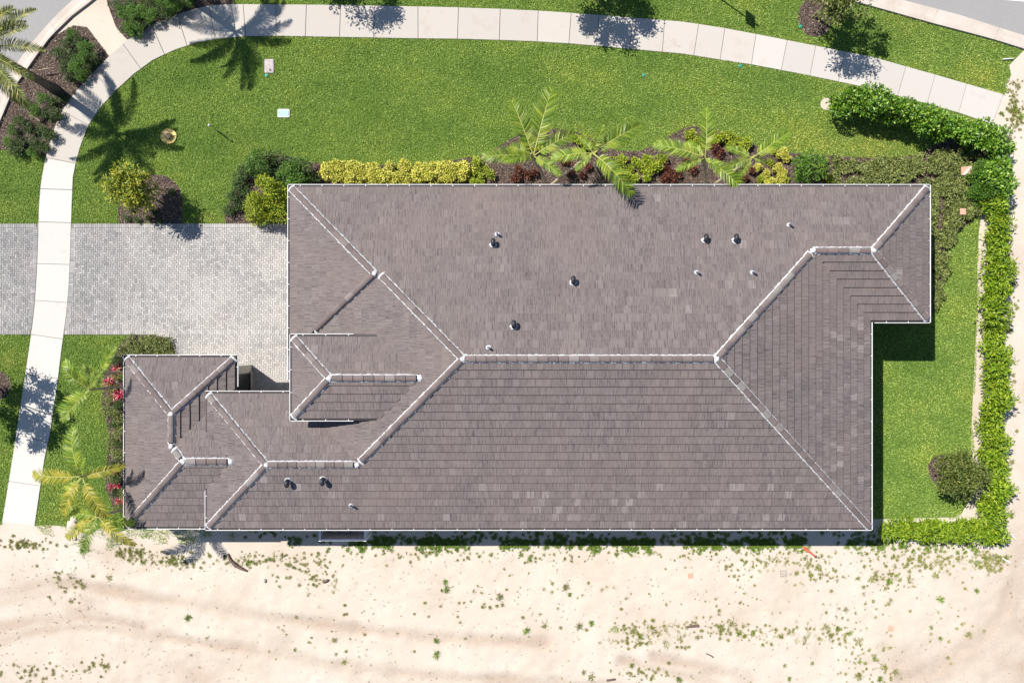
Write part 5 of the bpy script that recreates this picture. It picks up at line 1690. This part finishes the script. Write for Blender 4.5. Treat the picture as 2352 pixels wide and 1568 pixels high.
# support stake of the yard tree
mb = MB(); a = P(2214, 1131, .03); b = P(2190, 1110, .9)
mb.tube([(0, 0, 0), tuple(b - Vector((a.x, a.y, 0)))], [.03, .03], 8)
s = mb.obj('support_stake', M['trunk'], None, attrs=False); s.location = (a.x, a.y, -.01)
tag(s, 'pale wooden stake leaning against the back yard tree', 'stake')

# ------------------------------------------------------------------ weeds on the sand
def weed_mesh(seed, n, ln, mat, up=0.35):
    r = np.random.default_rng(seed)
    az = r.uniform(0, 6.28, n); el = r.uniform(0.05, 1.0, n) * up * 2
    D = np.stack([np.cos(az) * np.cos(el), np.sin(az) * np.cos(el), np.sin(el)], 1)
    C = np.stack([r.normal(0, ln * .25, n), r.normal(0, ln * .25, n), np.full(n, .0)], 1)
    Nn = np.tile(np.array([0, 0, 1.0]), (n, 1)) + r.normal(size=(n, 3)) * .3
    V, F = leaf_arrays(C, D, Nn, ln * r.uniform(.5, 1.2, n), np.full(n, ln * .085))
    return V, F


WV = [weed_mesh(400 + k, 34 + 8 * k, .15, None) for k in range(5)]
WEED = [np_mesh('weed_tuft', V, F, M['weed'] if k < 3 else M['weed_green']) for k, (V, F) in enumerate(WV)]
big = [(165, 1320), (190, 1345), (250, 1325), (435, 1420), (640, 1345), (710, 1362), (690, 1342), (1300, 1345), (1020, 1335), (1025, 1355), (1090, 1358), (1250, 1352), (1150, 1370), (1310, 1365),
       (1212, 1446), (1252, 1438), (1330, 1440), (1345, 1448), (1360, 1432), (1410, 1445), (1480, 1430), (1500, 1448), (1520, 1455), (1470, 1462), (1530, 1480), (1550, 1435), (1340, 1540), (1360, 1552), (1450, 1530), (1560, 1560),
       (1885, 1320), (1940, 1400), (2000, 1330), (2040, 1332), (2060, 1320), (2090, 1325), (2110, 1310), (2150, 1318), (2245, 1357), (2160, 1378), (2270, 1320), (2268, 1285), (2285, 1278), (2240, 1290), (2310, 1280),
       (1990, 1450), (1975, 1470), (1895, 1438), (1925, 1442), (1855, 1456), (1850, 1475), (1830, 1470), (1910, 1462), (1950, 1455), (2015, 1480), (2030, 1488), (1800, 1525), (1868, 1525), (1976, 1518), (2010, 1508), (2030, 1530), (2055, 1545),
       (1972, 1552), (2020, 1560), (1810, 1556), (2175, 1505), (2180, 1475), (2225, 1460), (2160, 1465), (2140, 1440), (1680, 1430), (1655, 1440), (1600, 1460), (1700, 1455), (1730, 1450), (790, 1520), (775, 1500), (770, 1470), (1000, 1470), (1005, 1500),
       (30, 1230), (55, 1240), (40, 1255), (100, 1262), (190, 1265), (150, 1255), (270, 1270), (300, 1285), (330, 1290), (390, 1292), (420, 1280), (350, 1275), (515, 1275), (570, 1290), (620, 1285), (650, 1275), (735, 1290), (480, 1275),
       (2300, 262), (2310, 300), (2325, 220), (2335, 195), (2318, 320), (2330, 250), (2345, 270), (2330, 480), (2335, 520), (2325, 600), (2330, 700), (2318, 760), (2325, 830), (2315, 1010), (2322, 1060), (2310, 1130), (2320, 1180), (2300, 1175)]
for k, (x, y) in enumerate(big):
    p = P(x + random.uniform(-3, 3), y + random.uniform(-3, 3)); s = random.uniform(.7, 1.5)
    o = mobj('weed_tuft', WEED[k % 5], None, (p.x, p.y, 0.0), (0, 0, random.uniform(0, 6.28)), (s, s, s * .8))
    if y < 1240 and x > 2000: lab, gr = 'weed tuft on the sand outside the hedge', 'weed tufts outside the hedge'
    elif y < 1300 and x < 760: lab, gr = 'weed tuft at the sand edge below the front wing palms', 'weed tufts below the front wing'
    elif y < 1340 and x > 1850: lab, gr = 'weed tuft on the sand below the end hedge of the yard', 'weed tufts below the end hedge'
    elif k % 5 >= 3: lab, gr = 'fresh green weed tuft on the open sand lot', 'green weed tufts on the open sand'
    else: lab, gr = 'olive dry weed tuft on the open sand lot', 'olive weed tufts on the open sand'
    tag(o, lab, 'weed', gr)


def scatter_weeds():
    V = []; F = []; off = 0
    def add(x, y, s, k):
        nonlocal off
        v, f = WV[k]
        a = random.uniform(0, 6.28); ca, sa = math.cos(a), math.sin(a)
        w = np.stack([(v[:, 0] * ca - v[:, 1] * sa) * s + x, (v[:, 0] * sa + v[:, 1] * ca) * s + y, v[:, 2] * s * .8 + .004], 1)
        V.append(w); F.append(f + off); off += len(w)
    G_ = []
    clusters = [(1530, 1450, 90, 26, 110), (1440, 1450, 50, 20, 40), (1480, 1475, 90, 14, 60), (1660, 1440, 60, 20, 25), (1760, 1452, 110, 18, 70), (1900, 1455, 100, 22, 70), (1990, 1520, 70, 50, 60), (1480, 1545, 70, 20, 40),
                (2120, 1290, 110, 22, 130), (2270, 1290, 40, 22, 110), (1880, 1315, 60, 30, 50), (1760, 1300, 120, 26, 90), (2040, 1330, 50, 22, 50), (700, 1310, 60, 40, 60), (760, 1330, 40, 40, 30), (560, 1290, 60, 14, 50),
                (400, 1290, 50, 16, 90), (150, 1330, 60, 30, 25), (170, 1365, 50, 30, 18), (90, 1540, 90, 25, 45), (240, 1525, 50, 20, 25), (300, 1270, 40, 14, 60), (60, 1250, 60, 14, 60),
                (1250, 1350, 200, 40, 30), (1650, 1380, 200, 60, 40), (1950, 1400, 150, 50, 30), (1000, 1400, 300, 60, 30), (2200, 1420, 80, 100, 25), (700, 1450, 200, 80, 25), (2330, 260, 18, 60, 130), (2322, 700, 16, 260, 60), (2310, 1150, 20, 60, 40)]
    for (x, y, rx, ry, n) in clusters:
        for _ in range(n):
            p = P(x + random.gauss(0, rx * .55), y + random.gauss(0, ry * .55))
            add(p.x, p.y, random.uniform(.25, .8), random.choice((0, 1, 2, 2, 3)))
    for _ in range(260):
        p = P(random.uniform(-20, 2352), random.uniform(1270, 1580)); add(p.x, p.y, random.uniform(.12, .4), random.choice((0, 1, 2)))
    for _ in range(260):
        p = P(random.uniform(300, 2300), 1265 + abs(random.gauss(0, 16))); add(p.x, p.y, random.uniform(.25, .7), random.choice((0, 1, 2, 3)))
    me = np_mesh('sand_weeds', np.concatenate(V), np.concatenate(F), M['weed'])
    tag(mobj('sand_weeds', me), 'sparse olive weeds sprinkled over the sand lot', 'weeds', kind='stuff')
    # green weed strip growing along the edge of the house shadow
    V.clear(); F.clear(); off = 0
    for _ in range(2100):
        x = random.uniform(640, 2030)
        d = float(vnoise(np.array([x / 30.0]), np.array([3.3]), 1.0)[0]) * .7 + .3 * float(vnoise(np.array([x / 9.0]), np.array([9.3]), 1.0)[0])
        if random.random() > (d - .22) * 1.9 or (x > 1880 and random.random() < .4): continue
        if x < 800 and random.random() < .75: continue
        y = 1243 + abs(random.gauss(0, 11)) * (0.5 + d) - random.uniform(0, 9)
        p = P(x, y); add(p.x, p.y, random.uniform(.4, 1.0), random.choice((3, 4)))
    for _ in range(260):
        x = random.uniform(560, 2030); p = P(x, random.uniform(1205, 1236)); add(p.x, p.y, random.uniform(.5, 1.0), random.choice((3, 4)))
    for _ in range(140):
        p = P(random.uniform(2000, 2300), 1250 + random.gauss(0, 10)); add(p.x, p.y, random.uniform(.4, .9), 3)
    me = np_mesh('green_weeds', np.concatenate(V), np.concatenate(F), M['weed_green'])
    tag(mobj('green_weeds', me), 'ragged strip of green weeds along the house wall shadow', 'weeds', kind='stuff')
    # dry twigs and specks
    n = 1500
    px = rng.uniform(-20, 2380, n); py = 1265 + rng.random(n) ** 1.0 * 310
    C = np.array([[*P2(a, b), .012] for a, b in zip(px, py)])
    az = rng.uniform(0, 6.28, n); D = np.stack([np.cos(az), np.sin(az), rng.uniform(-.05, .2, n)], 1)
    Nn = np.tile(np.array([0, 0, 1.0]), (n, 1)) + rng.normal(size=(n, 3)) * .2
    v, f = leaf_arrays(C, D, Nn, rng.uniform(.03, .16, n), rng.uniform(.012, .03, n))
    tag(mobj('sand_litter', np_mesh('sand_litter', v, f, M['twig'])), 'dry twigs and leaf litter strewn over the sand', 'litter', kind='stuff')


scatter_weeds()

# ------------------------------------------------------------------ small things
def at(o, px, py, z=0.0):
    p = P(px, py, 0); o.location = (p.x, p.y, z); return o


GREYBOX = simple_mat('meter_lid', (0.34, 0.30, 0.285), .8, .25, 9)
BLUEBOX = simple_mat('pale_blue_lid', (0.27, 0.40, 0.405), .6, .12, 9)
GREENCAP = simple_mat('green_plastic', (0.03, 0.22, 0.15), .5, .2)
YELLOW = simple_mat('yellow_paint', (0.52, 0.39, 0.125), .7, .15, 5)
TAN = simple_mat('tan_cap', (0.42, 0.29, 0.15), .7, .25, 12)
WHITEP = simple_mat('white_plastic', (0.50, 0.50, 0.49), .5, .06)
RED = simple_mat('red_paint', (0.42, 0.085, 0.045), .6, .3, 12)
WOOD = simple_mat('weathered_wood', (0.30, 0.22, 0.16), .9, .4, 10)
DARKW = simple_mat('dark_dead_frond', (0.10, 0.068, 0.055), .9, .5, 12)
CARD = simple_mat('cardboard', (0.42, 0.27, 0.19), .85, .12, 6)
GREYM = simple_mat('galvanised_post', (0.35, 0.36, 0.37), .45, .1, 6, metal=.6)
DKGRN = simple_mat('dark_green_metal', (0.02, 0.035, 0.025), .5, .1)


def rounded_rect(w, h, r, n=4):
    pts = []
    for cx, cy, a0 in ((w / 2 - r, h / 2 - r, 0), (-w / 2 + r, h / 2 - r, 90), (-w / 2 + r, -h / 2 + r, 180), (w / 2 - r, -h / 2 + r, 270)):
        for k in range(n + 1):
            a = math.radians(a0 + 90 * k / n); pts.append((cx + r * math.cos(a), cy + r * math.sin(a)))
    return pts


u = empty('meter_box', P(619, 153, 0), 'beige rectangular meter box lid with round cap set in the lawn', 'meter box')
mb = MB(); mb.prism(rounded_rect(.44, .66, .06), -.02, .055); mb.obj('rim', GREYBOX, u, attrs=False)
mb = MB(); mb.prism(rounded_rect(.38, .60, .04), .056, .072); mb.obj('lid', GREYBOX, u, attrs=False)
mb = MB(); mb.lathe([(.055, .073), (.055, .085), (.035, .085), (.03, .078)], 16, .06, -.19); mb.obj('reader_cap', M['black'], u, attrs=False)
mb = MB(); mb.lathe([(.02, .073), (.02, .080)], 10, -.0, .22); mb.obj('key_hole', M['black'], u, attrs=False)
u = empty('valve_box', P(652, 261, 0), 'pale blue rectangular valve box lid set in the lawn', 'valve box')
mb = MB(); mb.prism(rounded_rect(.56, .39, .06), -.02, .055); mb.obj('rim', WHITEP, u, attrs=False)
mb = MB(); mb.prism(rounded_rect(.48, .31, .04), .056, .07); mb.obj('lid', BLUEBOX, u, attrs=False)
mb = MB(); mb.box(-.225, -.19, -.02, .02, .071, .078); mb.obj('lift_slot', M['black'], u, attrs=False)
for (x, y, lab) in [(613, 174, 'green irrigation valve cap just below the beige meter box'), (1700, 153, 'green sprinkler cap in the lawn by the sidewalk edge'), (1838, 62, 'bright green sprinkler cap beside the street tree mulch ring'), (1478, 174, 'pale green cap alone in the open lawn')]:
    u = empty('irrigation_cap', P(x, y, 0), lab, 'irrigation cap')
    mb = MB(); mb.lathe([(.085, -.02), (.085, .05), (.075, .06)], 14); mb.obj('collar', GREENCAP, u, attrs=False)
    mb = MB(); mb.lathe([(.05, .061), (.05, .075), (.03, .08)], 12); mb.obj('lid', GREENCAP, u, attrs=False)
u = empty('cleanout', P(389, 314, 0), 'round yellow painted collar with tan cap standing in the lawn', 'pipe cap')
mb = MB()
for q in range(2):
    a0, a1 = (0.06, math.pi * .86) if q == 0 else (math.pi * .90, 2 * math.pi - .02)
    ring = [(.37 * math.cos(a) * (1 + .02 * math.sin(5 * a)), .36 * math.sin(a)) for a in np.linspace(a0, a1, 18)] + [(.10 * math.cos(a), .10 * math.sin(a)) for a in np.linspace(a1, a0, 12)]
    mb = MB(); mb.prism(ring, -.02, .085); mb.obj('collar_half', YELLOW, u, attrs=False)
mb = MB(); mb.lathe([(.098, -.02), (.098, .12), (.16, .13), (.17, .17), (.165, .22), (.12, .25), (.05, .26)], 18, -.01, .01); mb.obj('cap', TAN, u, smooth=False, attrs=False)
u = empty('marker_stake', P(508, 307, 0), 'thin stake with a white top standing in the lawn', 'stake')
mb = MB(); mb.tube([(0, 0, -.02), (-.05, .03, .55), (-.12, .08, 1.0)], [.014, .013, .012], 6); mb.obj('rod', M['rachis'], u, attrs=False)
mb = MB(); mb.lathe([(.02, .97), (.05, .99), (.055, 1.04), (.03, 1.08)], 10, -.12, .08); mb.obj('top_cap', WHITEP, u, attrs=False)
mb = MB(); mb.tube([(0, 0, -.02), (0.0, 0.0, .5)], [.035, .035], 8); mb.obj('sleeve', DKGRN, u, attrs=False)

# street sign beyond the verge
u = empty('street_sign', P(1658, 1, 0), 'square street sign on a slim post at the verge edge', 'street sign')
mb = MB(); mb.tube([(0, 0, -.05), (0, 0, 2.5)], [.035, .03], 8); mb.obj('post', DKGRN, u, attrs=False)
mb = MB(); mb.box(.035, .06, -.31, .31, 1.65, 2.3); mb.obj('sign_panel', WHITEP, u, attrs=False)
mb = MB(); mb.lathe([(.03, 2.5), (.06, 2.53), (.05, 2.6), (.01, 2.63)], 10); mb.obj('finial', DKGRN, u, attrs=False)
# lamp post
u = empty('lamp_post', P(519, -57, 0), 'dark lamp post with round head beyond the sidewalk bend', 'lamp post')
mb = MB(); mb.lathe([(.16, -.02), (.16, .12), (.09, .2), (.06, .5), (.05, 3.2)], 12); mb.obj('post', DKGRN, u, attrs=False)
mb = MB(); mb.lathe([(.08, 3.2), (.26, 3.3), (.31, 3.45), (.28, 3.62), (.12, 3.74), (.03, 3.78)], 16); mb.obj('lamp_head', WHITEP, u, smooth=True, attrs=False)
# bollard light at the date palm bed and small pegs
for (x, y, lab, h) in [(218, 142, 'white peg at the sidewalk edge beside the dark shrubs', .35), (165, 960, 'small white peg in the grass beside the lower sidewalk', .25)]:
    mb = MB(); mb.lathe([(.03, -.02), (.03, h - .05), (.06, h - .04), (.06, h), (.02, h + .02)], 10)
    o = mb.obj('peg', WHITEP, None, attrs=False); at(o, x, y); tag(o, lab, 'peg')
for (x0, y0, x1, y1, lab) in [(89, 162, 124, 156, 'pale stick lying across the bark mulch below the date palm'), (72, 265, 92, 278, 'pale stick lying among the dark shrubs beside the sidewalk'), (1886, 385, 1908, 381, 'bare pale stick between the round shrub and the ground cover')]:
    a, b = P(x0, y0, .3), P(x1, y1, .3)
    mb = MB(); d = b - a; mb.tube([(0, 0, 0), tuple(d * .5 + Vector((0, 0, .04))), tuple(d)], [.03, .026, .02], 7)
    o = mb.obj('stick', WOOD, None, attrs=False); o.location = (a.x, a.y, .30); tag(o, lab, 'stick')

# ---- things lying on the sand
def lying_bar(name, pts, r, mat, label, cat, z=.03):
    a = P(*pts[0])
    mb = MB(); mb.tube([tuple(P(*p) - a) for p in pts], r, 8)
    o = mb.obj(name, mat, None, attrs=False); o.location = (a.x, a.y, z); return tag(o, label, cat)


lying_bar('dead_frond_stalk', [(524, 1270), (530, 1284), (541, 1296), (555, 1304), (567, 1310)], [.04, .075, .085, .075, .04], DARKW, 'dark curved dead frond stalk lying on the sand below the front wing', 'dead frond', .06)
u = empty('shovel', P(1858, 1266, 0), 'rusty red shovel lying on the sand near the green weeds', 'shovel')
d = P(1873, 1276, 0) - P(1852, 1260, 0)
ang = math.atan2(d.y, d.x)
u.rotation_euler = (0, 0, ang)
mb = MB(); mb.tube([(-.05, 0, .035), (.36, 0, .03)], [.045, .04], 8); mb.obj('handle', RED, u, attrs=False)
mb = MB(); mb.prism([(-.30, -.07), (-.05, -.09), (-.05, .09), (-.30, .07), (-.36, 0)], .012, .03); mb.obj('blade', RED, u, attrs=False)
mb = MB(); mb.tube([(.36, -.05, .03), (.42, 0, .03), (.36, .05, .03)], [.03, .035, .03], 8); mb.obj('grip', M['black'], u, attrs=False)
lying_bar('wood_offcut', [(1577, 1438), (1590, 1436), (1603, 1435)], [.05, .065, .075], DARKW, 'dark broken wood offcut alone on the open sand', 'wood', .05)
lying_bar('wood_offcut', [(1393, 1561), (1412, 1558)], [.05, .05], DARKW, 'short dark log at the lower sand among thin weeds', 'wood', .04)
lying_bar('wood_offcut', [(1622, 1500), (1630, 1503), (1638, 1508)], [.03, .025, .03], DARKW, 'small dark forked twig on the bare sand beyond the offcut', 'wood', .02)
for (x, y, w, h, a, lab) in [(749, 1333, .34, .14, .5, 'dark rubble lump on the sand below the equipment fence'), (609, 1332, .16, .2, .2, 'grey rubble lump on the sand near the dead frond stalk')]:
    bm = bmesh.new(); bmesh.ops.create_icosphere(bm, subdivisions=2, radius=.5)
    for v in bm.verts:
        v.co = Vector((v.co.x * w, v.co.y * h, v.co.z * .14)) * (1 + random.uniform(-.25, .25))
    me = bpy.data.meshes.new('rubble'); bm.to_mesh(me); bm.free(); me.materials.append(M['stone'] if w < .2 else DARKW)
    o = mobj('rubble', me, None, (0, 0, 0), (0, 0, a)); at(o, x, y, .045); tag(o, lab, 'rubble')
for (x0, y0, x1, y1, w, lab) in [(2286, 1184, 2305, 1231, .07, 'long white plank leaning out of the hedge corner onto the sand'), (2318, 1224, 2332, 1238, .06, 'short white strip lying on weeds beside the hedge corner'),
                                (2300, 1280, 2318, 1291, .06, 'short white strip on the sand below the hedge corner'), (2300, 138, 2325, 136, .05, 'pale strip lying in the verge grass near the curb'), (2320, 982, 2330, 997, .06, 'white scrap on the sand outside the young hedge')]:
    a, b = P(x0, y0), P(x1, y1); d = b - a; L = d.length
    mb = MB(); mb.prism([(0, -w / 2), (L, -w / 2 * .8), (L, w / 2 * .8), (0, w / 2)], .0, .03)
    o = mb.obj('plank', WHITEP, None, attrs=False); o.location = (a.x, a.y, .07 if y0 < 200 else .045); o.rotation_euler = (0, 0, math.atan2(d.y, d.x)); tag(o, lab, 'plank')
mb = MB(); mb.prism([(-.22, -.2), (.2, -.22), (.22, .18), (-.18, .22)], 0, .006); o = mb.obj('plastic_sheet', WHITEP, None, attrs=False); at(o, 2298, 1228, .03); tag(o, 'pale plastic sheet on the sand under the long plank', 'sheet')
u = empty('yard_sign', P(2209, 396, 0), 'small orange and white sign tipped over in the ground cover', 'sign')
u.location = (u.location.x, u.location.y, .34); u.rotation_euler = (.15, -.1, .1)
mb = MB(); mb.box(-.24, .24, -.19, .19, 0, .012); mb.obj('sign_panel', CARD, u, attrs=False)
mb = MB(); mb.prism([(-.20, -.17), (.02, -.17), (.20, .12), (.14, .16)], .0125, .016); mb.obj('white_stripe', WHITEP, u, attrs=False)
mb = MB(); mb.tube([(-.05, -.18, -.01), (-.35, -.42, -.3)], [.018, .014], 6); mb.obj('stake', M['bark'], u, attrs=False)
for (x, y, s, lab) in [(1798, 1316, .3, 'square pale frame lying on the sand near the wall weeds'), (1585, 1321, .26, 'tan cardboard scrap on the sand below the house wall'), (2045, 1442, .26, 'tan cardboard scrap among the weeds on the far sand'), (2201, 489, .32, 'tan scrap caught in the ground cover')]:
    o_ = MB()
    if 'frame' in lab:
        for b in ((-s / 2, s / 2, -s / 2, -s / 2 + .04), (-s / 2, s / 2, s / 2 - .04, s / 2), (-s / 2, -s / 2 + .04, -s / 2 + .042, s / 2 - .042), (s / 2 - .04, s / 2, -s / 2 + .042, s / 2 - .042)): o_.box(b[0], b[1], b[2], b[3], 0, .03)
        o = o_.obj('frame', M['stone'], None, attrs=False)
    else:
        o_.prism([(-s / 2, -s * .4), (s * .4, -s / 2), (s / 2, s * .4), (-s * .35, s / 2)], 0, .012); o = o_.obj('scrap', CARD, None, attrs=False)
    at(o, x, y, .02 if y > 600 else .33); o.rotation_euler = (0, 0, random.uniform(-.3, .3)); tag(o, lab, 'scrap')
# palm trunk ring stone by the front lawn edge
for k, (x, y, s) in enumerate([(165, 1205, .22), (170, 1192, .17), (163, 1220, .16), (172, 1235, .10)]):
    bm = bmesh.new(); bmesh.ops.create_icosphere(bm, subdivisions=2, radius=1)
    for v in bm.verts: v.co = Vector((v.co.x * s, v.co.y * s * 1.1, v.co.z * .07)) * (1 + random.uniform(-.15, .15))
    me = bpy.data.meshes.new('sand_mound'); bm.to_mesh(me); bm.free(); me.materials.append(M['sand'])
    o = mobj('sand_mound', me); at(o, x, y, .03); tag(o, 'small sandy mound in the front lawn by the sidewalk end', 'mound', 'sandy mounds in the front lawn')
